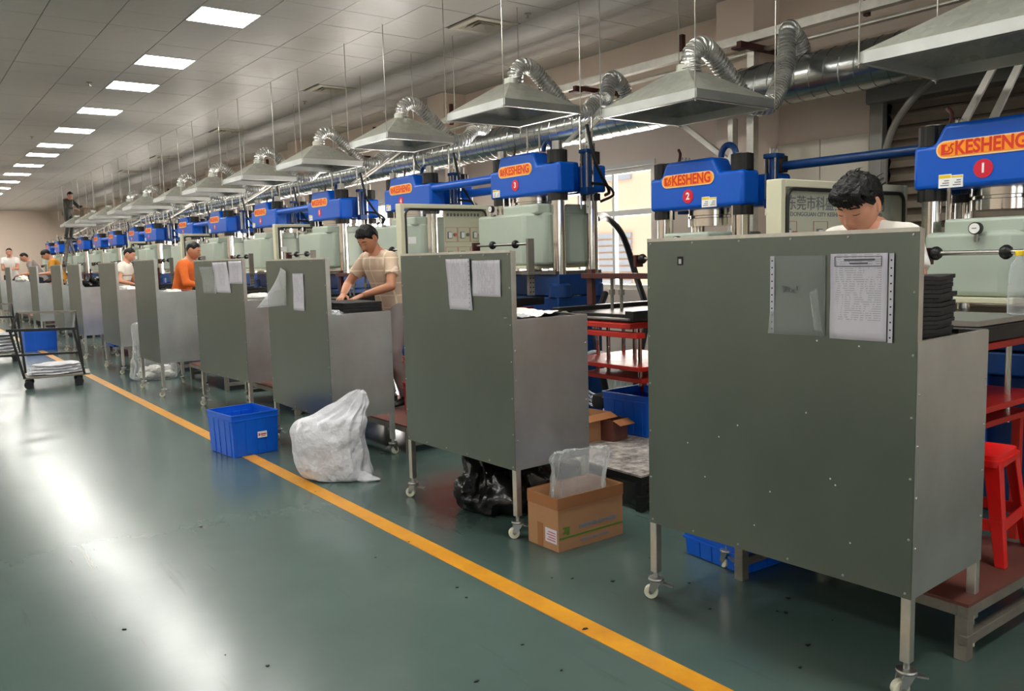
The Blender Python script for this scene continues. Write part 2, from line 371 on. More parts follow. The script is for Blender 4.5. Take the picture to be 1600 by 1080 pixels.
# outside building seen through the window
b = MB().box((15, 2, -1), (16, 24, 9)).build('building', 'bldg'); tag(b, 'pale sunlit building beyond the window between presses two and three', 'building')
for k in range(7):
    for z in (.6, 3.4):
        q = MB()
        for j in range(9): q.box((14.93, 3+k*3, z+j*.17), (15.0, 4.6+k*3, z+.12+j*.17))
        q.build('louvre', 'bldw', b, smooth=0)
# rolling shutter
d = MB().box((7.62, .95, 0), (7.7, 4.2, 3.0)).build('door_1', 'dark', kind='structure', smooth=0)
sl = None
for k in range(24):
    z = .02+k*.125
    if sl is None:
        mb = MB(); mb.prism([(7.50, 0), (7.56, .012), (7.585, .07), (7.56, .108), (7.50, .118), (7.60, .118), (7.60, 0)], lambda p, q, t: (p, t, q), .95, 4.2)
        sl = mb.build('shutter_slat', 'shut', d, smooth=0); sl.location.z = z
    else:
        c = sl.copy(); c.location.z = z; COL.objects.link(c)
MB().box((7.36, .9, 2.86), (7.7, 4.34, 3.25)).build('shutter_box', 'shutd', d, smooth=0, bevel=.02)
# far end: dark doorway and partition seen at the far left
fd = MB().box((-1.2, YF-.06, 0), (1.4, YF, 2.4)).build('door_2', 'shutd', kind='structure', smooth=0)
MB().box((2.0, 40.3, 0), (3.6, 40.6, 3.0)).build('trim_1', 'wall', kind='structure', smooth=0)

# ---- ceiling: slab, tiles, lamps, vents
TX, TY, X0T, Y0T = .62, .572, 2.70, 8.62
ce = MB().box((XL-.2, YB-.2, ZC+.02), (XR+.2, YF+.2, ZC+.12)).build('ceiling', 'grid', kind='structure', smooth=0)
used = set()
LROWS = [-15, -11, -8, -4, 0, 4, 7, 11, 15, 19, 22, 26, 30, 34, 38, 42, 46, 50, 54]
NUM = ['one', 'two', 'three', 'four', 'five', 'six', 'seven', 'eight', 'nine', 'ten']
ORD = ['nearest', 'second', 'third', 'fourth', 'fifth', 'sixth', 'seventh', 'eighth', 'ninth', 'tenth', 'eleventh', 'twelfth', 'thirteenth', 'fourteenth', 'fifteenth', 'sixteenth', 'seventeenth']
lamp0 = None
def ceiling_light(i, j, label, group):
    global lamp0
    used.add((i, j)); x, y = X0T+i*TX+TX/2, Y0T+j*TY+TY/2
    if lamp0 is None:
        t = thing('ceiling_light', label, 'lamp', (x, y, ZC), 0, group); hx, hy = TX/2-.004, TY/2-.004
        f = MB(); w = .012
        f.box((-hx, -hy, -.012), (hx, -hy+w, .018)); f.box((-hx, hy-w, -.012), (hx, hy, .018)); f.box((-hx, -hy+w, -.012), (-hx+w, hy-w, .018)); f.box((hx-w, -hy+w, -.012), (hx, hy-w, .018))
        f.build('frame', 'white', t, smooth=0); MB().box((-hx+w, -hy+w, -.006), (hx-w, hy-w, .016)).build('diffuser', 'pan', t, smooth=0)
        lamp0 = t; index_kids(t); return
    c = copy_tree(lamp0); c.location = (x, y, ZC); tag(c, label, 'lamp', group)
vis = 0
for j in LROWS:
    if j >= 0:
        lab = ('brightly lit square ceiling panel, %s of the row counted from the camera' % ORD[vis]) if vis < 17 else 'lit ceiling panel'; vis += 1
    else: lab = 'lit square ceiling panel above and behind the camera'
    ceiling_light(0, j, lab, 'ceiling panel lights in a row')
for i in (-9, -17):  # rows added out of view on the left to brighten hall and right wall
    for j in LROWS: ceiling_light(i, j, 'added unseen ceiling panel lighting the hall from the left', 'added ceiling panels of the unseen left rows')
vent0 = None
for k, (vx, vy) in enumerate(((5.49, 7.7), (5.47, 11.82), (5.42, 16.4), (5.37, 21.0), (5.38, 24.3))):
    i, j = round((vx-X0T)/TX-.5), round((vy-Y0T)/TY-.5); used.add((i, j)); x, y = X0T+i*TX+TX/2, Y0T+j*TY+TY/2
    lab = 'square ceiling air diffuser, %s counted from the camera' % ORD[k]
    if vent0 is None:
        t = thing('ceiling_vent', lab, 'vent', (x, y, ZC), 0, 'square ceiling air diffusers')
        def sq(h0, h1, z0, z1):
            q = MB()
            o0 = [(-h0, -h0, z0), (h0, -h0, z0), (h0, h0, z0), (-h0, h0, z0)]; o1 = [(-h1, -h1, z1), (h1, -h1, z1), (h1, h1, z1), (-h1, h1, z1)]
            q.add(o0+o1, [(n, (n+1) % 4, 4+(n+1) % 4, 4+n) for n in range(4)]); return q
        q = MB().box((-.28, -.28, -.02), (.28, -.2, .0)).box((-.28, .2, -.02), (.28, .28, 0)).box((-.28, -.2, -.02), (-.2, .2, 0)).box((.2, -.2, -.02), (.28, .2, 0)); q.build('frame', 'vent', t, smooth=0)
        for h in (.20, .145, .09): sq(h, h-.045, -.02, .03).build('louvre', 'vent', t, smooth=0, solid=.004)
        MB().box((-.2, -.2, .04), (.2, .2, .05)).build('backing', 'dark', t, smooth=0)
        vent0 = t; index_kids(t)
    else:
        c = copy_tree(vent0); c.location = (x, y, ZC); c['label'] = lab
cells = []
Minv = cam.matrix_world.inverted()
for i in range(-21, 8):
    for j in range(-27, 60):
        if (i, j) in used: continue
        x0, y0 = X0T+i*TX, Y0T+j*TY; x1, y1 = min(x0+TX, XR), min(y0+TY, YF)
        if x0 < XL or y0 < YB or x1-x0 < .1 or y1-y0 < .1: continue
        c = Minv @ Vector(((x0+x1)/2, (y0+y1)/2, ZC)); seen = False
        if c.z < -.5:
            px, py = 800+F*c.x/-c.z, 540-F*c.y/-c.z; seen = -60 < px < 1350 and -50 < py < 400
        cells.append((0 if seen else 1, c.length, i, j, x0, y0, x1, y1))
cells.sort()
g = .0035; tme = {}; rest = MB()
for n, (a_, b_, i, j, x0, y0, x1, y1) in enumerate(cells):
    if n < 290 and a_ == 0:
        key = round(x1-x0, 3)
        if key not in tme: tme[key] = MB().box((g, g, -.006), (x1-x0-g, TY-g, .016)).mesh('ceiling_tile', 'tile', 0)
        o = bpy.data.objects.new('ceiling_tile', tme[key]); COL.objects.link(o); o.location = (x0, y0, ZC+random.uniform(-.0015, .0015)); o.parent = ce
    else: rest.box((x0+g, y0+g, ZC-.006), (x1-g, y1-g, ZC+.016))
rest.build('far_ceiling_tiles', 'tile', ce, smooth=0, kind='stuff')
for k, (x, y) in enumerate(((5.63, 7.14), (2.45, 12.9), (5.54, 12.8), (2.45, 18.6), (3.12, 23.5))):
    mb = MB().cyl((x, y, ZC-.008), (x, y, ZC-.016), .035, 14).cyl((x, y, ZC-.01), (x, y, ZC-.05), .009, 8).cyl((x, y, ZC-.05), (x, y, ZC-.056), .022, 10)
    tag(mb.build('ceiling_sprinkler', 'stud'), 'small ceiling sprinkler head, %s counted from the camera' % ORD[k], 'sprinkler', 'ceiling sprinkler heads')

# ---- main duct
DX, DZ, DR = 6.65, 3.06, .20
t = thing('exhaust_duct', 'long round spiral zinc duct running along the right wall above the presses', 'duct', (DX, 0, DZ))
m = MB()
ys = [-2+i*1.0 for i in range(44)]
m.tube([(0, y, 0) for y in ys], DR, 32); m.build('duct_pipe', 'duct', t, smooth=60)
pts = []; n = int(40/.13)
m = MB(); k = 0; pts = [(DR*math.cos(a)*1.008, -1.9+a/(2*math.pi)*.14, DR*math.sin(a)*1.008) for a in [i*2*math.pi/20 for i in range(20*300)]]
m.tube(pts, .0045, 4); m.build('spiral_seam', 'duct', t, smooth=0, kind='stuff')
for y in (5.95, 11.0, 16.5, 22, 28):
    MB().lathe([(DR+.004, -.02), (DR+.016, -.02), (DR+.016, .02), (DR+.004, .02)], (0, y, 0), 32, 'y').build('hanger_ring', 'shutd', t)
# cable channel with primed brackets, strut frame
t = thing('cable_channel', 'galvanised cable channel on dark red brackets above the spiral duct', 'cable channel', (0, 0, 0))
m = MB().box((6.72, -2, 3.52), (6.80, 40, 3.525)).box((6.72, -2, 3.525), (6.725, 40, 3.60)).box((6.80, -2, 3.52), (6.805, 40, 3.60)); m.build('channel', 'tube', t, smooth=0)
MB().box((6.95, -2, 3.47), (7.02, 40, 3.50)).build('rail', 'tube', t, smooth=0)
for y in [3.1, 5.15, 7.5, 9.6, 12, 14.4, 17, 19.5, 22, 25, 28]:
    q = MB().box((6.6, y, 3.46), (7.5, y+.05, 3.515)).box((7.3, y, 3.2), (7.36, y+.04, 3.46))
    q.box((6.56, y-.03, 3.44), (6.68, y+.08, 3.46)); q.build('bracket', 'brown', t, smooth=0); MB().box((6.80, y+.9, 3.50), (6.85, y+.94, 3.80)).build('bracket', 'brown', t, smooth=0)
t = thing('strut_frame', 'galvanised strut post with diagonal brace beside the wall pilaster behind press two', 'bracket', (0, 0, 0))
MB().box((6.86, 5.20, 0), (6.94, 5.28, 3.46)).build('post', 'tube', t, smooth=0); MB().box((6.80, 5.40, 0), (6.88, 5.46, 2.85)).build('post', 'tube', t, smooth=0)
MB().bar((6.8, 6.1, 2.92), (6.84, 5.44, 2.42), .05, .05).build('brace', 'tube', t, smooth=0)
mb = MB().tube(bez([(6.9, 3.1, 3.15), (6.9, 3.45, 2.92), (6.9, 3.72, 2.68), (6.9, 3.86, 2.4), (6.9, 3.88, 2.0), (6.9, 3.88, .6)], 8), .03, 10)
tag(mb.build('conduit_pipe', 'conduit'), 'curved grey conduit pipe in front of the rolling shutter', 'pipe')

# ================================================================== PRESSES
SPEC = dict(A=dict(hw=.46, zb=1.88, h1=.26, h2=.375, tr=(-.18, .285), st=(-.235, .34), cy=(-.385, .385), cz=(1.262, 1.625), cyr=(-.30, .30), neck=1.70, pr=.20, zr=1.51, pz=(.93, 1.12), so=.06),
            B=dict(hw=.55, zb=2.13, h1=.28, h2=.41, tr=(-.16, .37), st=(-.21, .42), cy=(-.42, .45), cz=(1.465, 1.96), cyr=(-.36, .56), neck=2.04, pr=.25, zr=1.66, pz=(1.15, 1.375), so=.12))
def rrect(w, h, r, n=6):
    p = []
    for cx, cy_, a0 in ((w-r, h-r, 0), (-w+r, h-r, 90), (-w+r, -h+r, 180), (w-r, -h+r, 270)):
        for i in range(n+1):
            a = R(a0+90*i/n); p.append((cx+r*math.cos(a), cy_+r*math.sin(a)))
    return p
def make_press(v, detail=True):
    s = SPEC[v]; hw, zb = s['hw'], s['zb']; t = thing('hydraulic_press', 'press', 'press')
    prof = [(-hw, 0), (hw, 0), (hw, s['h1']), (s['st'][1], s['h1']), (s['tr'][1], s['h2']), (s['tr'][0], s['h2']), (s['st'][0], s['h1']), (-hw, s['h1'])]
    m = MB().prism(prof, lambda p, q, x: (x, p, zb+q), 0, .20)
    m.box((.40, -hw+.01, zb+.01), (.60, hw-.01, zb+s['h1']-.01)); m.box((.2, -hw+.17, zb+.02), (.4, hw-.17, zb+s['h1']+.03))
    m.build('press_head', 'blue', t, bevel=.028)
    # nameplate
    pc = s['so']; pw, ph = (.26, .05) if v == 'A' else (.27, .056); zp = zb+(.225 if v == 'A' else .255)
    np_ = MB().prism(rrect(pw, ph, ph*.98), lambda p, q, x: (x, pc+p, zp+q), -.006, .004).build('nameplate', 'cream_edge', t)
    MB().prism(rrect(pw-.010, ph-.010, (ph-.010)*.98), lambda p, q, x: (x, pc+p, zp+q), -.009, -.005).build('sign_face', 'orange', np_)
    text('KESHENG', .108, 'signred', (-.0095, pc-.040, zp), FR_AISLE, 'lettering', np_, .0030, .001, .82)
    em = MB(); e0 = pc+.215; u = .03
    em.box((-.012, e0-.006, zp-u), (-.009, e0+.014, zp+u)); em.box((-.012, e0-u*1.2, zp-u), (-.009, e0, zp-u+.011)); em.box((-.012, e0-u*.55, zp+u-.011), (-.009, e0, zp+u))
    em.tube([(-.0105, e0-.018-.014*math.sin(R(a)), zp+.002-.014*math.cos(R(a))) for a in range(-60, 160, 20)], .004, 6)
    em.tube(bez([(-.0105, e0-.058, zp+.027), (-.0105, e0-.044, zp+.027), (-.0105, e0-.04, zp+.010), (-.0105, e0-.052, zp-.004), (-.0105, e0-.046, zp-.02), (-.0105, e0-.034, zp-.022)], 4), .0036, 6)
    em.build('emblem', 'signred', np_)
    # badge disc (number added per press)
    bz = zb+(.098 if v == 'A' else .115); br = .05 if v == 'A' else .052
    MB().lathe([(br+.003, -.004), (br+.003, .003)], (0, pc-.005 if v == 'A' else pc, bz), 28, 'x').build('number_badge', 'badge', t)
    for n, (sy_, w) in enumerate((((-.115, .055), (-.185, .05)) if v == 'A' else ((.47, .045), (.41, .04)))):
        z0 = zb+(.005 if v == 'A' else .02); st = MB().box((-.003, sy_-w*.72, z0), (.002, sy_+w*.6, z0+(.078, .070)[n])).build('warning_sticker', 'white', t, smooth=0)
        MB().box((-.0042, sy_-w*.68, z0+.056), (-.0028, sy_+w*.56, z0+(.074, .066)[n])).build('sticker_band', 'yellow', st, smooth=0)
        q = MB()
        for k in range(3): q.box((-.0042, sy_-w*.5, z0+.012+k*.013), (-.0028, sy_+w*(.4-.2*k), z0+.017+k*.013))
        q.build('sticker_print', 'ink', st, smooth=0)
    cr_ = .055 if v == 'A' else .066
    for cx in (.09, .50):
        for cy_ in s['cy']:
            MB().cyl((cx, cy_, .95), (cx, cy_, zb+.02), cr_, 20).build('column', 'chrome', t)
            m = MB(); nr = .082 if v == 'A' else .095; nn = 12; pr_ = []
            for k in range(nn*2): a = 2*math.pi*k/(nn*2); rr = nr*(1 if k % 4 < 3 else .9); pr_.append((cx+rr*math.cos(a), cy_+rr*math.sin(a)))
            z0 = zb+s['h1']; m.prism(pr_, lambda p, q, z: (p, q, z), z0-.005, z0+.118); m.build('column_nut', 'iron', t, smooth=20, bevel=.005)
            MB().cyl((cx, cy_, z0+.11), (cx, cy_, z0+(.125 if v == 'A' else .20)), .05, 18).build('column_end', 'stud', t)
            m = MB().prism([(p, q) for p, q in pr_], lambda p, q, z: (p, q, z), zb-.065, zb+.005); m.build('lock_collar', 'iron', t, smooth=20)
            MB().lathe([(cr_+.002, 0), (cr_+.045, .01), (cr_+.045, .12), (cr_+.02, .14), (cr_+.002, .14)], (cx, cy_, s['pz'][0]), 20).build('column_sleeve', 'dblue', t)
    MB().lathe([(s['pr'], -.13), (s['pr'], -.07), (s['pr']-.012, -.066), (s['pr']-.012, -.05), (s['pr'], -.046), (s['pr'], .01)], (.29, .04 if v == 'A' else .12, zb), 36).build('piston', 'chrome', t)
    # side lift cylinders with studs
    for y in (-(hw+.045), hw-.12):
        x = .30; ztop = zb+s['h1']+(.13 if y < 0 else .15)
        m = MB().cyl((x, y, zb-.02), (x, y, ztop-.04), .036, 16).box((x-.055, y-.055, ztop-.05), (x+.055, y+.055, ztop-.015)).box((x-.05, y-.05, zb-.02), (x+.05, y+.05, zb+.05))
        m.build('lift_cylinder', 'dblue', t, bevel=.006)
        m = MB()
        for a in (-.04, 0, .04): m.cyl((x+a, y, ztop-.04), (x+a, y, ztop+.015), .009, 8).cyl((x+a, y, ztop+.015), (x+a, y, ztop+.03), .009, 8, .002)
        for a in (-.042, .042): m.cyl((x-.04, y+a, zb), (x-.04, y+a, ztop-.03), .007, 6)
        m.build('tie_studs', 'stud', t, kind='stuff')
    # lifting eye
    ye = -.235 if v == 'A' else -.25; m = MB(); m.tube([(.12, ye+.07*math.cos(a), zb+s['h2']+.0+.085*math.sin(a)) for a in [math.pi*i/14 for i in range(15)]], .024, 10)
    m.build('lifting_eye', 'dblue', t)
    m = MB().tube(bez([(.2, hw-.06, zb+.2), (.25, hw-.1, zb+s['h2']+.06), (.28, hw-.06, zb+s['h2']+.13)], 5), .012, 8); m.build('hose_hook', 'brown', t)
    # casing (yoke housing)
    c0, c1 = s['cyr']; z0, z1 = s['cz']
    poly = [(-.16, c1), (-.16, c0+.16), (-.02, c0), (.62, c0), (.62, c1)]
    m = MB().prism([(p, q) for p, q in poly], lambda p, q, z: (p, q, z), z0, z1); m.build('yoke_casing', 'casing', t, bevel=.03)
    nw0, nw1 = (-.22, .22) if v == 'A' else (-.34, .20)
    MB().box((-.10, nw0, z1-.02), (.55, nw1, s['neck'])).build('casing_neck', 'casing', t, bevel=.02)
    MB().box((-.18, c0+.10, z0-.035), (.60, c1+.02, z0-.002)).build('casing_skirt', 'cream', t, bevel=.004)
    gy, gz = (0.0, z1+.015) if v == 'A' else (.27, z1+.06)
    g_ = MB().lathe([(.006, -.02), (.034, -.02), (.034, .012), (.006, .012)], (-.185, gy, gz), 20, 'x').build('pressure_gauge', 'iron', t)
    MB().lathe([(.001, -.003), (.028, -.003), (.028, .001)], (-.206, gy, gz), 20, 'x').build('gauge_dial', 'white', g_); MB().box((-.2105, gy-.012, gz-.002), (-.209, gy+.012, gz+.002)).build('gauge_needle', 'dark', g_)
    MB().cyl((-.18, gy, gz-.03), (-.18, gy, gz-.075), .010, 8).cyl((-.18, gy, gz-.06), (-.14, gy, gz-.06), .009, 8).build('gauge_stem', 'stud', g_)
    for y in ((.255, -.35) if v == 'A' else (.36, .26)):
        MB().cyl((.03, y, zb-.22), (.03, y, zb+.01), .010 if v == 'B' else .014, 10).build('guide_rod', 'chrome', t)
    # roller bar
    x, z = -.5, s['zr']; rb = MB().cyl((x, -.72, z), (x, .10, z), .013, 12).build('roller_bar', 'stud', t)
    for y in (-.52, -.17) if v == 'B' else (-.29, .06): MB().lathe([(.014, -.024), (.026, -.024), (.037, -.008), (.037, .008), (.026, .024), (.014, .024)], (x, y, z), 16, 'y').build('roller_collar', 'iron', rb)
    MB().box((x-.035, -.745, z-.26), (x+.035, -.715, z+.045)).box((x-.07, -.78, z-.27), (x+.07, -.68, z-.25)).build('roller_bracket', 'conduit', t, bevel=.003); MB().box((x-.04, .09, z-.06), (x+.04, .115, z+.03)).build('roller_bracket', 'brown', t, bevel=.003)
    m = MB().box((x-.03, -.745, z-.45), (x+.03, -.715, z-.27)); m.build('hole_strip', 'conduit', t)
    m = MB()
    for k in range(4):
        for a in (-.015, .015): m.cyl((x+a, -.748, z-.30-.04*k), (x+a, -.712, z-.30-.04*k), .007, 8)
    m.build('strip_holes', 'dark', t, kind='stuff')
    # platen, base
    p0, p1 = s['pz']
    MB().box((.02, -hw+.06, p0+.02), (.58, hw-.06, p1)).build('platen', 'dblue', t, bevel=.01)
    MB().box((.0, -hw+.08, p1), (.58, hw-.08, p1+.03)).build('heat_plate', 'stud', t, smooth=0)
    MB().box((.0, -hw+.05, p0-.12), (.6, hw-.05, p0+.01)).build('bed_beam', 'dblue', t, bevel=.012)
    MB().box((.08, -hw+.10, .0), (.6, hw-.10, p0-.13)).build('press_base', 'dblue', t, bevel=.012)
    MB().cyl((.04, .12, .25), (.04, .12, .80), .11, 24).build('ram_tank', 'blue', t)
    # mould table in front
    lf = MB().box((-1.05, -.36, 1.045), (-.18, .36, 1.08)).build('lift_plate', 'red', t, bevel=.004)
    MB().box((-1.05, -.42, .985), (-.97, .42, 1.02)).build('front_rail', 'red', t, bevel=.003)
    MB().box((-1.0, -.40, .755), (-.22, .42, .785)).build('lift_plate', 'red', t, bevel=.004)
    MB().box((-.95, -.36, .665), (-.30, .26, .695)).build('lift_plate', 'red', t, bevel=.004)
    for a, b_ in ((-.9, .32), (-.9, -.30), (-.7, .34), (-.7, -.05), (-.45, .32), (-.45, -.30), (-.8, .12)):
        MB().cyl((a, b_, .64), (a, b_, 1.05), .015, 10).build('guide_rod', 'chrome', t)
    for lx in (-.34,):
        for ly in (-.31, .22): MB().box((lx-.02, ly-.02, .0), (lx+.02, ly+.02, .665)).build('table_leg', 'red', t, smooth=0)
    for ly in (-.42, .34): MB().box((-1.08, ly, 1.10), (-.1, ly+.08, 1.17)).build('mould_rail', 'iron', t, bevel=.004)
    MB().box((-1.0, -.30, 1.085), (-.25, .30, 1.14)).build('mould', 'iron', t, bevel=.006)
    MB().bar((-1.12, -.42, 1.12), (-1.12, .44, 1.12), .02, .012).build('handle_rod', 'steel', t)
    MB().box((-.70, -.46, 1.17), (-.66, -.40, 1.52)).box((-.70, .46, 1.17), (-.66, .40, 1.44)).box((-.72, -.48, 1.37), (-.64, .5, 1.41)).build('mould_arm', 'brown', t, bevel=.003)
    m = MB()
    for y in (.10, .2, -.2): m.cyl((-.68, y, 1.12), (-.68, y, 1.39), .012, 8).cyl((-.68, y, 1.25), (-.68, y, 1.29), .026, 6)
    m.build('arm_bolts', 'conduit', t, kind='stuff')
    if v == 'B':
        for x, y in ((.28, -.53), (.40, -.56), (.28, .27), (.38, .20)): MB().cyl((x, y, 1.98), (x, y, 2.83), .010, 8).build('guide_rod', 'chrome', t)
        MB().box((.32, -.60, 1.94), (.335, -.555, 2.74)).build('limit_strip', 'frame', t, smooth=0)
        m = MB()
        for k in range(9): m.cyl((.317, -.578, 2.0+.085*k), (.322, -.578, 2.0+.085*k), .006, 8)
        m.build('strip_holes', 'dark', t, kind='stuff')
        m = MB().tube(bez([(.3, -.60, 2.75), (.35, -.66, 2.4), (.55, -.62, 2.16), (.62, -.50, 2.12)], 8), .016, 8).tube(bez([(.3, -.58, 2.22), (.5, -.63, 2.2), (.66, -.57, 2.12), (.6, -.45, 2.06)], 8), .014, 8)
        m.build('hydraulic_hose', 'hose', t)
    return t
PY = [2.17, 4.34, 6.48, 8.75, 11.1, 13.45, 15.85, 17.95, 20.8, 22.5, 24.9, 27.0, 29.6, 31.7, 34.2, 36.3]
pa = make_press('A'); index_kids(pa); pb = make_press('B'); index_kids(pb)
presses = []
EX = ['with its sign cut by the right frame edge', 'left of the first control cabinet', 'standing left of the bright window', 'half behind the open cabinet window', 'above the worker in beige', 'next beyond the one above the worker in beige', 'above the worker in the orange shirt']
for k, y in enumerate(PY):
    v = 'A' if k < 2 else 'B'
    if k == 0:
        o = copy_tree(pa)
        for ch in [c_ for c_ in o.children if c_.name.startswith(('mould_arm', 'arm_bolts'))]: bpy.data.objects.remove(ch)
    elif k == 1: o = pa
    elif k == 2: o = pb
    else: o = copy_tree(pa if v == 'A' else pb)
    o.location = (5.0, y, 0); o['group'] = 'moulding presses in a row'
    o['label'] = ('blue headed press badged %s, %s' % (NUM[k], EX[k])) if k < 7 else 'small distant blue headed moulding press, %s in the row from the camera' % ORD[k]
    s = SPEC[v]
    if k < 10:
        q = text(str(k+1), .075, 'white', (-.0055, s['so']-.005 if v == 'A' else s['so'], s['zb']+(.098 if v == 'A' else .115)), FR_AISLE, 'badge_number', None, .002, .0008); q.parent = o
    if k % 2 == 0 and k+1 < len(PY):
        gap0, gap1 = s['hw']-.01, PY[k+1]-y-s['hw']+.01
        def link(x, z, r, mt, e, lab):
            q = MB().cyl((x, gap0-e, z), (x, gap1+e, z), r, 16).build('cross_pipe', mt); q.location = (5.0, y, 0); tag(q, lab, 'pipe', 'blue pipes linking pairs of presses')
        pn_ = '%s and %s' % ((NUM+ORD[10:])[k], (NUM+ORD[10:])[k+1])
        if v == 'A': link(.50, s['zb']+.30, .034, 'dblue', .06, 'long thin blue pipe linking presses one and two')
        else:
            link(.06, s['zb']+.22, .045, 'blue', 0, 'front blue pipe linking presses %s' % pn_); link(.48, s['zb']+.16, .045, 'blue', 0, 'rear blue pipe linking presses %s' % pn_)
        zt = s['zb']+s['h1']+.1
        for d_ in (0, -.17):
            z0 = s['zb']+(.41 if v == 'A' else .5); y0 = (.32 if v == 'A' else -.30)+d_
            q = MB().bar((.32, y0, z0), (1.30, y0+(.24 if v == 'A' else .45), z0+.54), .045, .02).build('support_arm', 'frame', smooth=0); q.location = (5, y, 0)
            tag(q, '%s white diagonal support bar above press %s' % ('left' if d_ == 0 else 'right', (NUM+ORD[10:])[k]), 'bracket', 'white diagonal support bars above the presses')
    if k == 0:
        for ch in o.children:
            if ch.name.startswith('warning_sticker'): ch.location.y += .385
        MB().box((-1.02, -.40, 1.175), (-.45, .10, 1.20)).build('steel_shelf', 'steel', o, smooth=0)
    presses.append(o)
hs = MB().tube(bez([(5.7, 6.2, 1.9), (6.2, 6.6, 1.95), (6.6, 6.75, 1.75), (6.75, 6.7, 1.3), (6.6, 6.4, .9), (6.3, 6.2, .5), (6.2, 6.2, .05)], 8), .035, 10).build('hydraulic_hose', 'hose')
tag(hs, 'thick black hydraulic hose looping in front of the bright window', 'hose')
ht = MB().tube(bez([(5.2, 5.55, 1.2), (5.0, 5.45, 1.0), (4.85, 5.3, .85), (4.9, 5.25, .4), (5.0, 5.2, .03)], 8), .03, 10).build('hydraulic_hose', 'hose')
tag(ht, 'black hose hanging down beside the red lift plates left of the nearest cart', 'hose')

# control cabinets between each pair
def cabinet(y, x0, x1, z0, z1, label, full, words, w0=None):
    t = thing('control_cabinet', label, 'cabinet', (x0, y, z0), 0, 'control cabinets between the presses'); w, h = x1-x0, z1-z0; e = .045; D = .10
    m = MB().box((0, 0, 0), (e, D, h)).box((w-e, 0, 0), (w, D, h)).box((e, 0, h-e), (w-e, D, h)).box((e, 0, 0), (w-e, D, e)); m.build('door_frame', 'cream', t, bevel=.006)
    m = MB(); pth = [(w/2+p, -.004, h/2+q) for p, q in rrect(w/2-e-.01, h/2-e-.01, .06)]; m.tube(pth+[pth[0]], .011, 8, False); m.build('window_gasket', 'gasket', t)
    MB().box((e, .004, e), (w-e, .008, h-e)).build('glass_pane', 'glass', t, smooth=0)
    f0 = e if full else w*.52
    pn = MB().box((f0, .09, e), (w-e, .098, h-e)).build('instrument_panel', 'cream', t, smooth=0)
    if not full: pass
    pw = w-e-f0; zt = h-e
    if words:
        def tx(b, s_, xx, zz, sx=1, mt='ink'):
            o = text(b, s_, mt, (0, 0, 0), FR_BACK, 'panel_lettering', None, .0006, .0006, sx); o.matrix_world = Matrix.Translation((x0+xx, y+.0885, z0+zz)) @ FR_BACK.to_4x4(); mw = o.matrix_world.copy(); o.parent = pn; o.matrix_parent_inverse = Matrix.Translation(t.location).inverted()
        c = f0+pw/2+.03
        tx('东莞市科盛实业有限公司', .088*pw/1.25, c, zt-.085, 1.08); tx('DONGGUAN CITY KESHENG INDUSTRIAL CO.,LTD', .034*pw/1.25, c, zt-.145, 1.25)
        em = MB(); ex = f0+.05; ez = zt-.10; u = .03
        em.box((ex-u, .086, ez-u), (ex-u+.022, .09, ez+u)); em.box((ex-u, .086, ez-u), (ex+.02, .09, ez-u+.012))
        em.tube([(ex+.008+.016*math.cos(R(a)), .087, ez+.016*math.sin(R(a))) for a in range(90, 330, 20)], .003, 6)
        em.tube(bez([(ex+.05, .087, ez+.03), (ex+.032, .087, ez+.024), (ex+.044, .087, ez), (ex+.03, .087, ez-.022)], 4), .003, 6); em.build('panel_emblem', 'ink', pn)
    else:
        m = MB()
        for i in range(10): m.box((f0+.03+i*(pw-.05)/10, .0865, zt-.07), (f0+.03+(i+.6)*(pw-.05)/10, .0895, zt-.04))
        m.build('panel_print', 'ink', pn, smooth=0)
    nx = 4 if full else 3
    for i in range(nx):
        for j in range(2 if h > .5 else 1):
            cx = f0+pw*(i+.5)/nx; cz = zt-.26-.2*j
            if cz < e+.05: continue
            bz_ = MB(); bz_.box((cx-.075, .087, cz-.075), (cx+.075, .09, cz-.072)).box((cx-.075, .087, cz+.072), (cx+.075, .09, cz+.075)).box((cx-.075, .087, cz-.075), (cx-.072, .09, cz+.075)).box((cx+.072, .087, cz-.075), (cx+.075, .09, cz+.075))
            bz_.build('outline_print', 'redi', pn, smooth=0)
            mt = MB().box((cx-.045, .075, cz-.04), (cx+.005, .09, cz+.03)).build('meter', 'ink', pn, bevel=.003); MB().box((cx-.039, .073, cz-.034), (cx-.001, .076, cz+.024)).build('meter_face', 'white', pn, smooth=0)
            MB().lathe([(.018, 0), (.018, .02), (.012, .02)], (cx+.042, .068, cz), 14, 'y').build('selector_knob', 'conduit' if (i+j) % 2 else 'redi', pn)
    MB().box((e+.03, -.002, h*.42), (e+.12, .003, h*.52)).build('sticker', 'white', t, smooth=0)
    MB().cyl((w*.75, .05, -z0), (w*.75, .05, 0), .045, 14).build('pedestal', 'cream', t)
    MB().lathe([(.16, 0), (.16, .02), (.05, .03)], (w*.75, .05, -z0), 20).build('pedestal_foot', 'cream', t)
cabinet(2.86, 4.02, 5.38, 1.28, 1.945, 'cream control cabinet with black edged window behind the worker in the white shirt', True, True)
cabinet(7.28, 4.09, 5.17, 1.42, 2.10, 'cream control cabinet with black edged window between presses three and four', False, False)
cabinet(11.98, 4.62, 5.6, 1.42, 2.12, 'cream control cabinet with greenish window between presses five and six', False, False)
cabinet(16.6, 4.55, 5.6, 1.42, 2.15, 'cream control cabinet behind the worker in the orange shirt', False, False)
cabinet(21.6, 4.7, 5.7, 1.42, 2.15, 'cream control cabinet behind the worker in the off white shirt', False, False)

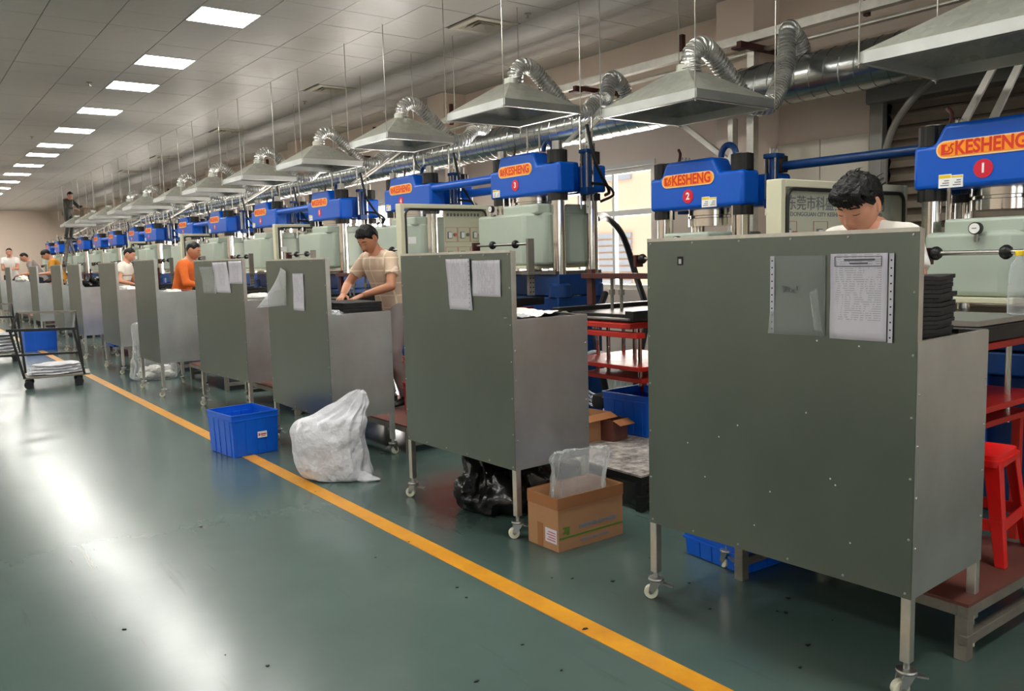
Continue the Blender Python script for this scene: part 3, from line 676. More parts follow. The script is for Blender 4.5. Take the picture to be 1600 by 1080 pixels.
# ================================================================== HOODS AND FLEXIBLE DUCTS
def make_hood(hx, hy, dz):
    t = thing('exhaust_hood', '', 'hood', (0, 0, 0)); a = .10; H_ = .30
    def shell(o1, z1, o2, z2):
        return [(-o1[0], -o1[1], z1), (o1[0], -o1[1], z1), (o1[0], o1[1], z1), (-o1[0], o1[1], z1)], [(-o2[0], -o2[1], z2), (o2[0], -o2[1], z2), (o2[0], o2[1], z2), (-o2[0], o2[1], z2)]
    r1, r2 = shell((hx, hy), .068, (a, a), H_)
    m = MB().add(r1+r2, [(i, (i+1) % 4, 4+(i+1) % 4, 4+i) for i in range(4)]); m.build('hood_pyramid', 'hood', t, smooth=0, solid=.003)
    m = MB(); w = .004
    m.box((-hx, -hy, 0), (hx, -hy+w, .07)).box((-hx, hy-w, 0), (hx, hy, .07)).box((-hx, -hy+w, 0), (-hx+w, hy-w, .07)).box((hx-w, -hy+w, 0), (hx, hy-w, .07))
    m.box((-hx, -hy, 0), (hx, -hy+.03, .003)).box((-hx, hy-.03, 0), (hx, hy, .003)).box((-hx, -hy+.03, 0), (-hx+.03, hy-.03, .003)).box((hx-.03, -hy+.03, 0), (hx, hy-.03, .003))
    m.build('hood_rim', 'side', t, smooth=0)
    MB().box((-a, -a, H_-.004), (a, a, H_+.002)).cyl((0, 0, H_), (0, 0, H_+.06), .075, 20).build('hood_collar', 'hood', t)
    for sx in (-1, 1):
        for sy_ in (-1, 1):
            q = MB().cyl((sx*(hx+.012), sy_*(hy+.0), -.02), (sx*(hx+.012), sy_*(hy+.0), dz), .0045, 6).build('hanging_rod', 'stud', t)
            MB().box((sx*(hx+.012)-.014, sy_*hy-.014, -.004), (sx*(hx+.012)+.014, sy_*hy+.014, .004)).build('rod_clip', 'stud', q, smooth=0)
    return t
def flex(y, z, lab):
    # from hood collar up, over, down, then up again into the main duct
    y2 = y+.08
    P = [(5.0, y, z+.30), (5.0, y, z+.42), (5.10, y-.01, z+.50), (5.24, y, z+.46), (5.45, y-.02, z+.28), (5.62, y-.05, z+.12), (5.80, y-.10, z+.11), (5.98, y-.06, z+.24),
         (6.2, y+.02, z*.3+3.30*.7), (6.32, y2, 3.40), (6.46, y2+.05, 3.42), (6.58, y2+.06, 3.34), (6.64, y2+.06, 3.22)]
    c = bez(P, 14); L = [0]
    for i in range(1, len(c)): L.append(L[-1]+(c[i]-c[i-1]).length)
    # resample
    n = int(L[-1]/.0085); pts = []; rs = []; j = 0
    for i in range(n+1):
        s_ = L[-1]*i/n
        while j < len(L)-2 and L[j+1] < s_: j += 1
        f = (s_-L[j])/max(1e-6, L[j+1]-L[j]); pts.append(c[j].lerp(c[j+1], f)); rs.append(.068+(.010 if i % 4 in (0, 1) else -.006))
    o = MB().tube(pts, rs, 16).build('flexible_duct', 'foil', smooth=50)
    u = (pts[1]-pts[0]).orthogonal().normalized(); hp = []
    for i in range(len(pts)-1):
        tt = (pts[i+1]-pts[i]).normalized(); u = (u-tt*u.dot(tt)).normalized(); w = tt.cross(u)
        for q in range(4):
            a_ = 2*math.pi*(i*4+q)/14; hp.append(pts[i].lerp(pts[i+1], q/4)+.0725*(math.cos(a_)*u+math.sin(a_)*w))
    MB().tube(hp, .0028, 4).build('wire_coil', 'conduit', o, smooth=0, kind='stuff'); tag(o, lab, 'duct', 'flexible ducts from the hoods'); return o
h0 = make_hood(.43, .60, 1.5); h0.location = (5.0, 2.13, 2.595)
tag(h0, 'galvanised pyramid hood over press one cut by the frame edge', 'hood', 'exhaust hoods hanging over the presses')
h1 = make_hood(.435, .475, 1.5); h1.location = (5.0, 4.41, 2.605)
tag(h1, 'large galvanised pyramid hood over press two', 'hood', 'exhaust hoods hanging over the presses')
h2 = make_hood(.44, .475, 1.22); h2.location = (4.95, 6.55, 2.885); index_kids(h2)
tag(h2, 'galvanised pyramid hood over press three', 'hood', 'exhaust hoods hanging over the presses')
flex(2.0, 2.6, 'silver flexible duct from the hood over press one to the spiral duct'); flex(4.36, 2.605, 'silver flexible duct curling from the hood over press two to the spiral duct'); flex(6.55, 2.885, 'silver flexible duct curling from the hood over press three to the spiral duct')
for k in range(3, 13):
    c = copy_tree(h2); z = 2.885-(.03 if k > 3 else 0); c.location = (4.98, PY[k]+.02, z)
    c['label'] = 'galvanised pyramid hood over press %s' % NUM[k] if k < 7 else 'small distant pyramid hood, %s in the row from the camera' % ORD[k]
    if k < 10: flex(PY[k]+.02, z, 'silver flexible duct from the hood over press %s to the spiral duct' % NUM[k] if k < 7 else 'distant silver flexible duct of the %s hood from the camera' % ORD[k])
# ================================================================== WORK CARTS
RX = lambda a: Matrix.Rotation(a, 3, 'X')
def caster(t, x, y, rz, brake=True):
    c_, s_ = math.cos(rz), math.sin(rz); P = lambda a, b, z: (x+a*c_-b*s_, y+a*s_+b*c_, z)
    m = MB().cyl((x, y, .098), (x, y, .125), .011, 8).lathe([(.034, .086), (.036, .092), (.034, .098), (.01, .10)], (x, y, 0), 16)
    for b in (-.019, .019):
        m.add([P(-.03, b-.002, .088), P(.022, b-.002, .088), P(.034, b-.002, .03), P(.012, b-.002, .026), P(-.03, b+.002, .088), P(.022, b+.002, .088), P(.034, b+.002, .03), P(.012, b+.002, .026)],
              [(0, 1, 2, 3), (7, 6, 5, 4), (0, 4, 5, 1), (1, 5, 6, 2), (2, 6, 7, 3), (3, 7, 4, 0)])
    if brake: m.add([P(-.03, -.016, .07), P(-.075, -.016, .058), P(-.075, .016, .058), P(-.03, .016, .07), P(-.03, -.016, .076), P(-.078, -.016, .064), P(-.078, .016, .064), P(-.03, .016, .076)], [(0, 1, 2, 3), (7, 6, 5, 4), (0, 4, 5, 1), (1, 5, 6, 2), (2, 6, 7, 3), (3, 7, 4, 0)])
    k = m.build('caster', 'steel', t)
    p0, p1 = P(.022, -.014, .031), P(.022, .014, .031)
    q = MB().cyl(p0, p1, .031, 20); q.build('wheel', 'nylon', k, bevel=.004)
    MB().cyl(P(.022, -.023, .031), P(.022, .023, .031), .008, 8).build('axle', 'stud', k)
def make_cart(w, d, zb, zt, ht):
    t = thing('work_cart', '', 'cart', (0, 0, 0)); e = .036
    # front panel faces -x (the aisle); y runs along the row
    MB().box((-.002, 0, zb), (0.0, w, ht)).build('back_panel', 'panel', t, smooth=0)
    MB().box((0, 0, ht-.0005), (.012, w, ht+.002)).box((-.004, 0, ht-.012), (-.002, w, ht+.002)).build('panel_lip', 'tube', t, smooth=0)
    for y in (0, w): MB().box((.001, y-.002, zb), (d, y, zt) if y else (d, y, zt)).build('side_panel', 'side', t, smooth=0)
    MB().box((.002, .002, zt-.06), (d-.002, w-.002, zt-.056)).build('tray', 'side', t, smooth=0)
    MB().box((.002, .002, zb+.004), (d-.002, w-.002, zb+.007)).build('bottom_shelf', 'side', t, smooth=0)
    MB().box((e, .001, zt-.002), (d, .012, zt+.003)).box((e, w-.012, zt-.002), (d, w-.001, zt+.003)).box((d-.012, .012, zt-.002), (d, w-.012, zt+.003)).build('tray_rim', 'tube', t, smooth=0)
    for x, y, h in ((0, 0, ht), (0, w-e, ht), (d-e, 0, zt-.003), (d-e, w-e, zt-.003)):
        MB().box((x+.0005, y+.0005, .125), (x+e, y+e-.0005, h-.001)).build('leg', 'tube', t, smooth=0, bevel=.003)
    m = MB()
    n = 6
    for k in range(n): m.lathe([(.005, 0), (.004, -.003), (.001, -.004)], (-.002, .02+(w-.04)*k/(n-1), ht-.022), 8, 'x').lathe([(.005, 0), (.004, -.003), (.001, -.004)], (-.002, .02+(w-.04)*k/(n-1), zb+.018), 8, 'x')
    for k in range(1, 6):
        for y in (.012, w-.012): m.lathe([(.005, 0), (.004, -.003), (.001, -.004)], (-.002, y, zb+(ht-zb)*k/6), 8, 'x')
        if k < 5:
            for x in (.016, d-.016): m.lathe([(.005, 0), (.004, -.003), (.001, -.004)], (x, -.002, zb+(zt-zb)*k/5), 8, 'y')
    m.build('rivets', 'steel', t, kind='stuff')
    for k, (x, y) in enumerate(((e/2, e/2), (e/2, w-e/2), (d-e/2, e/2), (d-e/2, w-e/2))): caster(t, x, y, (2.6, 2.2, .4, 1.2)[k])
    return t
CARTS = [(2.690, 1.385, 2.64, 2.55, .56, 1.16), (2.66, 3.57, 2.63, 4.70, .55, None), (2.62, 5.83, 2.63, 7.07, .53, None), (2.75, 8.03, 2.68, 9.36, .52, None), (2.50, 10.32, 2.50, 11.32, .52, None),
         (2.62, 13.0, 2.62, 14.15, .5, None), (2.60, 15.7, 2.60, 16.9, .5, None), (2.60, 17.6, 2.6, 18.7, .5, None), (2.62, 20.9, 2.62, 22.2, .5, None), (2.6, 25.6, 2.6, 26.9, .5, None), (2.6, 28.3, 2.6, 29.5, .5, None), (2.6, 31.0, 2.6, 32.2, .5, None)]
CL = ['nearest and largest grey zinc work cart, papers in sleeves on its tall panel', 'zinc work cart with two papers and a black bag beneath it', 'zinc work cart behind the white sack, one page and a curling sleeve', 'zinc work cart behind the blue crate, three papers on its panel',
      'zinc work cart beside the big clear bag, its panel bare', 'zinc work cart left of the big clear bag', 'distant zinc work cart above the red and blue trolley', 'distant zinc work cart, eighth from the camera', 'distant zinc work cart beside the man in mustard', 'distant zinc work cart, tenth from the camera', 'distant zinc work cart near the left edge', 'farthest zinc work cart, at the left frame edge']
def cart_frame(k):
    xr, yr, xl, yl, d, _ = CARTS[k]; return (xr, yr), math.atan2(-(xl-xr), yl-yr), math.hypot(xl-xr, yl-yr), d
cart_objs = []; cproto = None
for k in range(12):
    (x, y), a, w, d = cart_frame(k)
    if k < 5 or k == 5:
        c = make_cart(w, d, (.355, .385, .34, .385, .40, .40)[k], (1.235, 1.21, 1.15, 1.19, 1.24, 1.22)[k], (1.61, 1.585, 1.58, 1.60, 1.63, 1.62)[k])
        if k == 5: cproto = c; index_kids(c)
    else: c = copy_tree(cproto)
    c.location = (x, y, 0); c.rotation_euler = (0, 0, a); tag(c, CL[k], 'cart', 'zinc work carts in a row'); cart_objs.append(c)
def on_cart(k, u, v, z, off=0):   # u along the row from the near end, v depth, z height -> world
    (x, y), a, w, d = cart_frame(k); c_, s_ = math.cos(a), math.sin(a)
    return Vector((x+v*c_-u*s_, y+v*s_+u*c_, z))
# ---- papers: sheets hang on the tall panels
def sheet(name, label, k, y0, y1, z0, z1, material, skew=0., lean=0., holes=None, curl=0., parent=None, group=None, zskew=0.):
    (x, y), a, w, d = cart_frame(k); yc_, zc_ = (y0+y1)/2, (z0+z1)/2
    X_ = x-(yc_-y)*math.tan(a)
    def fn(u, v):
        yy = (y0-yc_)+(y1-y0)*u + skew*(v-.5); zz = (z0-zc_)+(z1-z0)*v+zskew*(u-.5)
        return (-.006-.004*math.sin(u*3)*(1-v)-curl*max(0, (.45-v))**2*4*u-.0015*math.sin(9*v), yy, zz)
    o = MB().grid(fn, 8, 10).build(name, material, None, smooth=60, recalc=False, solid=.0008); o.location = (X_, yc_, zc_); o.rotation_euler = (0, 0, a)
    tag(o, label, 'paper' if material == 'page' else 'document sleeve', group)
    if holes is not None:
        m = MB().box((-.010, y0-yc_+holes, z0-zc_), (-.0085, y0-yc_+holes+.017, z1-zc_)); s = m.build('punched_edge', 'paper', o, smooth=0)
        q = MB()
        for i in range(11): q.cyl((-.0112, y0-yc_+holes+.0085, z0-zc_+(z1-z0)*(.06+.088*i)), (-.0098, y0-yc_+holes+.0085, z0-zc_+(z1-z0)*(.06+.088*i)), .003, 8)
        q.build('punch_holes', 'dark', s, kind='stuff')
    return o
s0 = sheet('document_sleeve', 'empty clear punched sleeve with handwriting on the nearest cart panel', 0, 1.712, 1.935, 1.238, 1.527, 'sleeve', skew=-.0, holes=.206, curl=.02)
q = MB(); 
for p in ([(.05, .035), (.038, .03), (.045, .018), (.055, .012)], [(.06, .032), (.035, .022)], [(.03, .03), (.028, .012)], [(.022, .026), (.012, .022), (.02, .012), (.008, .01)], [(-.002, .034), (-.004, .02), (-.012, .022)]): q.tube([(-.0125, a_, b_) for a_, b_ in p], .0016, 5)
q.build('handwriting', 'ink', s0)
q = MB().grid(lambda u, v: (-.014-.02*math.sin(u*math.pi)*v, -.075-.03*u+.02*v, -.125+.13*v+.02*u*v), 5, 8); q.build('folded_corner', 'film', s0, recalc=False)
s1 = sheet('paper_sheet', 'typed white page in a punched sleeve on the nearest cart panel', 0, 1.487, 1.693, 1.232, 1.531, 'page', zskew=.0)
q = MB(); hw_, hh_ = .085, .03
for a_, b_, c_, d_ in ((-hw_, .105, hw_, .107), (-hw_, .138, hw_, .140), (-hw_, .105, -hw_+.002, .14), (hw_-.002, .105, hw_, .14), (-.06, .125, .05, .131), (-.035, .113, .03, .118)): q.box((-.0125, a_, b_), (-.0105, c_, d_))
q.build('page_heading', 'ink', s1, smooth=0)
q = MB().box((-.0095, -.125, -.152), (-.0085, -.109, .148)); sl_ = q.build('punched_edge', 'paper', s1, smooth=0)
q = MB()
for i in range(11): q.cyl((-.0105, -.117, -.135+.026*i), (-.0092, -.117, -.135+.026*i), .003, 8)
q.build('punch_holes', 'dark', sl_, kind='stuff')
sheet('paper_sheet', 'narrow typed page, left one on the cart with the black bag', 1, 3.935, 4.165, 1.253, 1.546, 'page', skew=.03, holes=.0)
sheet('paper_sheet', 'wider typed page, right one on the cart with the black bag', 1, 3.655, 3.915, 1.335, 1.535, 'page', holes=None)
sheet('paper_sheet', 'single typed page on the cart behind the white sack', 2, 6.25, 6.47, 1.165, 1.462, 'page', skew=-.01)
sheet('paper_sheet', 'typed page, middle one on the cart behind the blue crate', 3, 8.37, 8.76, 1.262, 1.572, 'page', skew=.08)
sheet('paper_sheet', 'typed page, right one on the cart behind the blue crate', 3, 8.03, 8.36, 1.357, 1.578, 'page')
sheet('document_sleeve', 'hanging clear sleeve, left one on the cart behind the blue crate', 3, 8.74, 9.14, 1.25, 1.53, 'sleeve', skew=.10, holes=.0)
# curling sleeve on cart 3
o = MB().grid(lambda u, v: (-.01-.16*(1-v)**1.6*u, -.05+.25*u*(1-v*.55)-.03*v, .14-.28*(1-v)-.02*u+.05*u*v), 10, 12).build('document_sleeve', 'film', recalc=False, solid=.001)
o.location = (2.62, 6.66, 1.34); tag(o, 'curled clear sleeve peeling off the panel behind the white sack', 'document sleeve')
# residue patches and old tape on panel 1
t_ = MB().box((-.003, -.015, -.018), (-.0022, .015, .018)).build('sticker_scrap', 'dark', cart_objs[0], smooth=0); t_.location = (0, .985, 1.515)
t2 = MB().box((-.0036, -.006, -.012), (-.0028, .008, .008)).build('torn_paper', 'paper', t_, smooth=0)
m = MB()
for (u, z) in ((.79, .80), (.70, .86), (.30, .72), (.28, .70), (.95, .75), (.40, .95), (.55, .62), (.22, .50), (.62, .47), (.20, 1.21), (.36, 1.22), (.86, .62)):
    m.lathe([(.0035, 0), (.0025, -.001)], (-.002, u, z), 6, 'x')
m.build('paper_residue', 'white', cart_objs[0], kind='stuff')

# ---- stacks of black rubber sheets
def slab(name, mt, w, d, h, wav, seed):
    f = lambda top: (lambda u, v: ((u-.5)*d, (v-.5)*w, (h if top else 0)+wav*noise.noise(Vector((u*2.3+seed, v*2.1, seed)))))
    m = MB(); nu, nv = 8, 10; tp = [f(True)(i/nu, j/nv) for j in range(nv+1) for i in range(nu+1)]; bt = [f(False)(i/nu, j/nv) for j in range(nv+1) for i in range(nu+1)]
    N = len(tp); W_ = nu+1; fs = [(j*W_+i, j*W_+i+1, (j+1)*W_+i+1, (j+1)*W_+i) for j in range(nv) for i in range(nu)]
    fs += [tuple(N+i for i in reversed(f_)) for f_ in fs]
    edge = [i for i in range(W_)]+[j*W_+nu for j in range(1, nv+1)]+[nv*W_+i for i in range(nu-1, -1, -1)]+[j*W_ for j in range(nv-1, 0, -1)]
    fs += [(edge[i], N+edge[i], N+edge[(i+1) % len(edge)], edge[(i+1) % len(edge)]) for i in range(len(edge))]
    return m.add(tp+bt, fs).build(name, mt, smooth=40)
z = 1.20; (cx_, cy2), a, w, d = cart_frame(0)
for i in range(16):
    h = .0155; o = slab('rubber_sheet', 'rubber', .36+random.uniform(-.015, .015), .31+random.uniform(-.018, .018), h-.002, .009, 3.1)
    o.location = on_cart(0, .23+random.uniform(-.006, .006), .225+random.uniform(-.008, .008), z); o.rotation_euler = (0, 0, a+random.uniform(-.04, .04)); z += h
    tag(o, 'lowest black rubber sheet of the tall stack on the nearest cart' if i == 0 else 'topmost black rubber sheet of the tall stack on the nearest cart' if i == 15 else 'flat black rubber sheet within the tall stack on the nearest cart', 'rubber sheet', 'black rubber sheets stacked on the nearest cart')
def crumple(name, mt, c, r, label, cat, seed, amp=.35, flat=True, group=None, n=28):
    m = MB(); rs = []
    for i in range(n//2+1):
        t = math.pi*(i+.01)/(n//2+.02); ring = []
        for k in range(n):
            p = 2*math.pi*k/n; v = Vector((math.sin(t)*math.cos(p), math.sin(t)*math.sin(p), -math.cos(t)))
            q = 1+amp*(noise.noise(v*2.1+Vector((seed, 0, 0)))+.6*noise.noise(v*5.3+Vector((0, seed, 0))))
            ring.append((r[0]*v.x*q, r[1]*v.y*q, max(-r[2]*.8, r[2]*v.z*q)+r[2]*.8))
        rs.append(ring)
    m.rings(rs); o = m.build(name, mt, smooth=30); o.location = c; tag(o, label, cat, group); return o
crumple('plastic_film', 'film', on_cart(0, .10, .22, 1.176), (.16, .06, .03), 'crumpled clear film under the rubber sheets on the nearest cart', 'plastic film', 2.2)
crumple('rubber_offcut', 'rubber', on_cart(0, .12, .46, 1.176), (.05, .05, .03), 'small black rubber offcut at the back corner of the nearest cart', 'rubber scrap', 5.1)
# cart 2 : black sheet with white film
o = slab('rubber_sheet', 'rubber', .55, .36, .01, .02, 7.7); o.location = on_cart(1, .30, .27, 1.2); o.rotation_euler = (0, .03, .05); tag(o, 'single thin black rubber sheet lying on the cart with the black bag', 'rubber sheet')
def filmsheet(c, w, d, amp, seed, mt, label, cat='plastic film', rz=0, rise=0):
    o = MB().grid(lambda u, v: ((u-.5)*d, (v-.5)*w, rise*(1-abs(u-.5)*2)+amp*(.6+noise.noise(Vector((u*3+seed, v*3, 0)))+.5*noise.noise(Vector((u*8+seed, v*8, 2))))), 18, 20).build('film_sheet' if cat == 'plastic film' else 'rag', mt, recalc=False, smooth=25)
    o.location = c; o.rotation_euler = (0, 0, rz); return tag(o, label, cat)
filmsheet(on_cart(1, .27, .30, 1.215), .42, .34, .022, 1.5, 'cloth', 'white wrinkled film sheet over the black rubber sheet', rz=.3)
filmsheet(on_cart(1, .12, .09, 1.215), .22, .16, .018, 4.5, 'film', 'clear film folded beside the black sheet by the tall panel', rz=-.3)
# cart 3 : thick black stack + film
z = 1.085
for i in range(6):
    h = .022; o = slab('rubber_sheet', 'rubber', .52, .33, h-.002, .003, 1.0); o.location = on_cart(2, .34, .33, z+.012); o.rotation_euler = (0, 0, random.uniform(-.015, .015)); z += h
    tag(o, 'thick black rubber sheet stacked in front of the worker in beige', 'rubber sheet', 'thick black rubber sheets in front of the worker in beige')
crumple('plastic_film', 'film', on_cart(2, .16, .09, 1.10), (.08, .16, .045), 'crumpled clear film left of the thick black stack', 'plastic film', 8.8)
crumple('white_rag', 'cloth', on_cart(3, .30, .28, 1.14), (.16, .26, .06), 'white rag heap on the cart behind the blue crate', 'rag', 3.3)
crumple('white_rag', 'cloth', on_cart(4, .45, .30, 1.18), (.12, .12, .045), 'white rags lying on the cart by the clear bag', 'rag', 9.3)
for i in range(5):
    crumple('white_rag', 'cloth', on_cart(5, .15+.17*i, .25, 1.16), (.09, .09, .05+.01*(i % 2)), 'rolled white rag on the cart before the off white shirt worker', 'rag', 11+i, group='rolled white rags on the sixth cart', n=16)
crumple('rubber_pile', 'rubber', on_cart(6, .35, .3, 1.15), (.16, .3, .13), 'tangled black rubber pile on the seventh cart', 'rubber scrap', 21, .6)
crumple('plastic_film', 'film', on_cart(7, .4, .3, 1.16), (.14, .2, .12), 'clear film heap on the eighth cart', 'plastic film', 25, .5)
crumple('red_cloth', 'redp', on_cart(8, .3, .4, 1.18), (.12, .35, .04), 'pinkish red cloth on the distant cart before the man in mustard', 'rag', 31)
crumple('white_rag', 'cloth', on_cart(9, .4, .3, 1.16), (.16, .4, .12), 'white rags before the distant man in the white shirt', 'rag', 33)

# ================================================================== FLOOR OBJECTS
def crate(w, d, h, mt='crate', ribs=True, label='', loc=(0, 0, 0), rz=0, lab=False, group=None):
    t = thing('plastic_crate', label, 'crate', loc, rz, group); tp = .012; th = .004
    def ringz(z, o): a, b = w/2-tp*(1-z/h)-o, d/2-tp*(1-z/h)-o; return [(-a, -b, z), (a, -b, z), (a, b, z), (-a, b, z)]
    m = MB(); rs = [ringz(0, 0), ringz(h, 0), ringz(h, th), ringz(.008, th)]
    vs = [p for r in rs for p in r]; fs = [(3, 2, 1, 0)]+[(i*4+k, i*4+(k+1) % 4, (i+1)*4+(k+1) % 4, (i+1)*4+k) for i in range(3) for k in range(4)]+[(12, 13, 14, 15)]
    m.add(vs, fs).build('crate_body', mt, t, smooth=0)
    m = MB(); a, b = w/2+.006, d/2+.006
    for z0, z1 in ((h-.012, h), (h-.055, h-.045)): m.box((-a, -b, z0), (a, -b+.012, z1)).box((-a, b-.012, z0), (a, b, z1)).box((-a, -b+.012, z0), (-a+.012, b-.012, z1)).box((a-.012, -b+.012, z0), (a, b-.012, z1))
    m.build('crate_rim', mt, t, smooth=0, bevel=.002)
    if ribs:
        for sgn in (-1, 1):
            for n, u in ((0, -.32), (1, -.12), (2, .12), (3, .32)):
                q = MB(); x = u*w; y = sgn*(d/2-tp*.5)
                q.add([(x-.035, y, .004), (x+.035, y, .004), (x+.035, y+sgn*tp*.6, h-.05), (x-.035, y+sgn*tp*.6, h-.05), (x-.035, y-sgn*.012, .004), (x+.035, y-sgn*.012, .004), (x+.035, y-sgn*.004, h-.05), (x-.035, y-sgn*.004, h-.05)], [(0, 1, 2, 3), (7, 6, 5, 4), (0, 4, 5, 1), (1, 5, 6, 2), (2, 6, 7, 3), (3, 7, 4, 0)]).build('crate_rib', mt, t, smooth=0, bevel=.002)
                q = MB(); yy = u*d; xx = sgn*(w/2-tp*.5)
                q.add([(xx, yy-.035, .004), (xx, yy+.035, .004), (xx+sgn*tp*.6, yy+.035, h-.05), (xx+sgn*tp*.6, yy-.035, h-.05), (xx-sgn*.012, yy-.035, .004), (xx-sgn*.012, yy+.035, .004), (xx-sgn*.004, yy+.035, h-.05), (xx-sgn*.004, yy-.035, h-.05)], [(0, 1, 2, 3), (7, 6, 5, 4), (0, 4, 5, 1), (1, 5, 6, 2), (2, 6, 7, 3), (3, 7, 4, 0)]).build('crate_rib', mt, t, smooth=0, bevel=.002)
    if lab:
        l_ = MB().box((.01, -d/2-.010, .135), (.09, -d/2-.004, .185)).build('crate_label', 'white', t, smooth=0)
        q = MB().box((.017, -d/2-.0112, .150), (.030, -d/2-.0098, .172)).box((.036, -d/2-.0112, .157), (.083, -d/2-.0098, .168)).box((.036, -d/2-.0112, .146), (.075, -d/2-.0098, .151)); q.build('label_print', 'redi', l_, smooth=0)
    return t
crate(.40, .47, .345, label='bright blue plastic crate standing on the yellow line', loc=(2.27, 6.84, .001), rz=R(6), lab=True)
crate(.42, .42, .30, label='blue plastic crate on the low board behind the carton', loc=(4.45, 4.36, .232), rz=R(4))
crate(.55, .40, .14, label='flat blue plastic crate on the floor under the nearest cart', loc=(3.45, 2.62, .001), rz=R(-4))
crate(.55, .40, .40, label='blue plastic crate beneath the distant white sack trolley', loc=(2.25, 18.3, .001))
crate(.5, .5, .40, label='blue plastic tub on the trolley left of the clear bag', loc=(2.95, 14.2, .32))
crate(.5, .5, .12, 'redp', False, label='red plastic tray lying on top of the blue tub', loc=(2.95, 14.2, .73))
crate(.36, .36, .28, 'redp', label='red plastic crate stacked right of the worker in beige', loc=(3.62, 6.02, .232))
crate(.34, .34, .22, 'redp', label='upper red plastic crate holding blue bags right of the worker in beige', loc=(3.62, 6.02, .515))
crumple('blue_bag', 'crate', (3.62, 6.02, .55), (.12, .12, .12), 'blue bag inside the upper red crate', 'bag', 4.4)
# cardboard box with clear bag
t = thing('cardboard_box', 'open brown cardboard box with green stripe in front of the second cart', 'box', (2.925, 3.385, .001)); w, d, h, th = .465, .255, .288, .004
m = MB().box((-w/2, -d/2, 0), (w/2, d/2, .005)).box((-w/2, -d/2, .005), (w/2, -d/2+th, h)).box((-w/2, d/2-th, .005), (w/2, d/2, h)).box((-w/2, -d/2+th, .005), (-w/2+th, d/2-th, h)).box((w/2-th, -d/2+th, .005), (w/2, d/2-th, h)); m.build('box_body', 'card', t, smooth=0)
MB().box((-w/2-.003, -d/2-.004, h-.062), (w/2+.003, -d/2-.0005, h+.002)).build('folded_flap', 'card2', t, smooth=0); MB().box((-w/2-.004, -d/2, h-.062), (-w/2-.0005, d/2, h+.002)).build('folded_flap', 'card2', t, smooth=0)
MB().box((w/2+.0005, -d/2, h-.03), (w/2+.004, d/2, h+.004)).build('folded_flap', 'card2', t, smooth=0); MB().box((-w/2, d/2+.0005, h-.06), (w/2, d/2+.004, h+.006)).build('folded_flap', 'card2', t, smooth=0)
MB().box((-w/2+.006, -d/2-.0012, .066), (w/2, -d/2-.0002, .076)).build('green_stripe', 'green', t, smooth=0)
text('ZJ', .045, 'green', (-w/2+.055, -d/2-.0015, .108), FR_BACK, 'box_logo', t, .003, .0005, 1.1)
text('SHENZHEN ZHONGJIA', .026, 'bluep', (.045, -d/2-.0015, .112), FR_BACK, 'box_lettering', t, .0012, .0005, 1.0)
text('MADE IN CHINA  NO. 0086', .017, 'bluep', (.02, -d/2-.0015, .035), FR_BACK, 'box_lettering', t, .0006, .0005, 1.0)
l_ = MB().box((-w/2-.0015, -.115, .04), (-w/2-.0003, -.02, .115)).build('box_label', 'paper', t, smooth=0); q = MB()
for k in range(4): q.box((-w/2-.0022, -.105, .052+k*.014), (-w/2-.0012, -.035-.01*(k % 2), .057+k*.014))
q.build('label_print', 'redi', l_, smooth=0)
MB().box((-w/2-.002, .0, .0), (-w/2-.0004, .045, .13)).build('packing_tape', 'card2', t, smooth=0)

def sack(name, mt, prof, seed, label, cat, loc, rz=0, n=56, amp=.05, fold=.02, sub=0, label_amp=0):
    # prof: list of (z, rx, ry, cx, cy)
    rs = []; steps = 7; P = prof
    for i in range(len(P)-1):
        for s_ in range(steps if i < len(P)-2 else steps+1):
            t_ = s_/steps; a = P[max(0, i-1)]; b = P[i]; c = P[i+1]; d_ = P[min(len(P)-1, i+2)]
            v = [.5*((2*b[q])+(-a[q]+c[q])*t_+(2*a[q]-5*b[q]+4*c[q]-d_[q])*t_*t_+(-a[q]+3*b[q]-3*c[q]+d_[q])*t_**3) for q in range(5)]
            rs.append(v)
    rings = []
    for z, rx, ry, cx, cy_ in rs:
        ring = []
        for k in range(n):
            p = 2*math.pi*k/n; c_, s_ = math.cos(p), math.sin(p)
            e = .8; x = abs(c_)**e*math.copysign(1, c_); y = abs(s_)**e*math.copysign(1, s_)
            v = Vector((x*2.2, y*2.2, z*4)); r1 = noise.noise(v*1.1+Vector((seed, seed, 0))); r2 = noise.noise(v*2.6+Vector((0, seed, 3))); r3 = abs(noise.noise(Vector((x*3.6, y*3.6, z*3.2+seed))))
            q = 1+amp*r1*1.6+amp*.8*r2-fold*r3*4
            ring.append((cx+rx*x*q, cy_+ry*y*q, max(0.0, z+.02*r2*min(1, z*6))))
        rings.append(ring)
    o = MB().rings(rings).build(name, mt, smooth=50); o.location = loc; o.rotation_euler = (0, 0, rz); tag(o, label, cat); return o
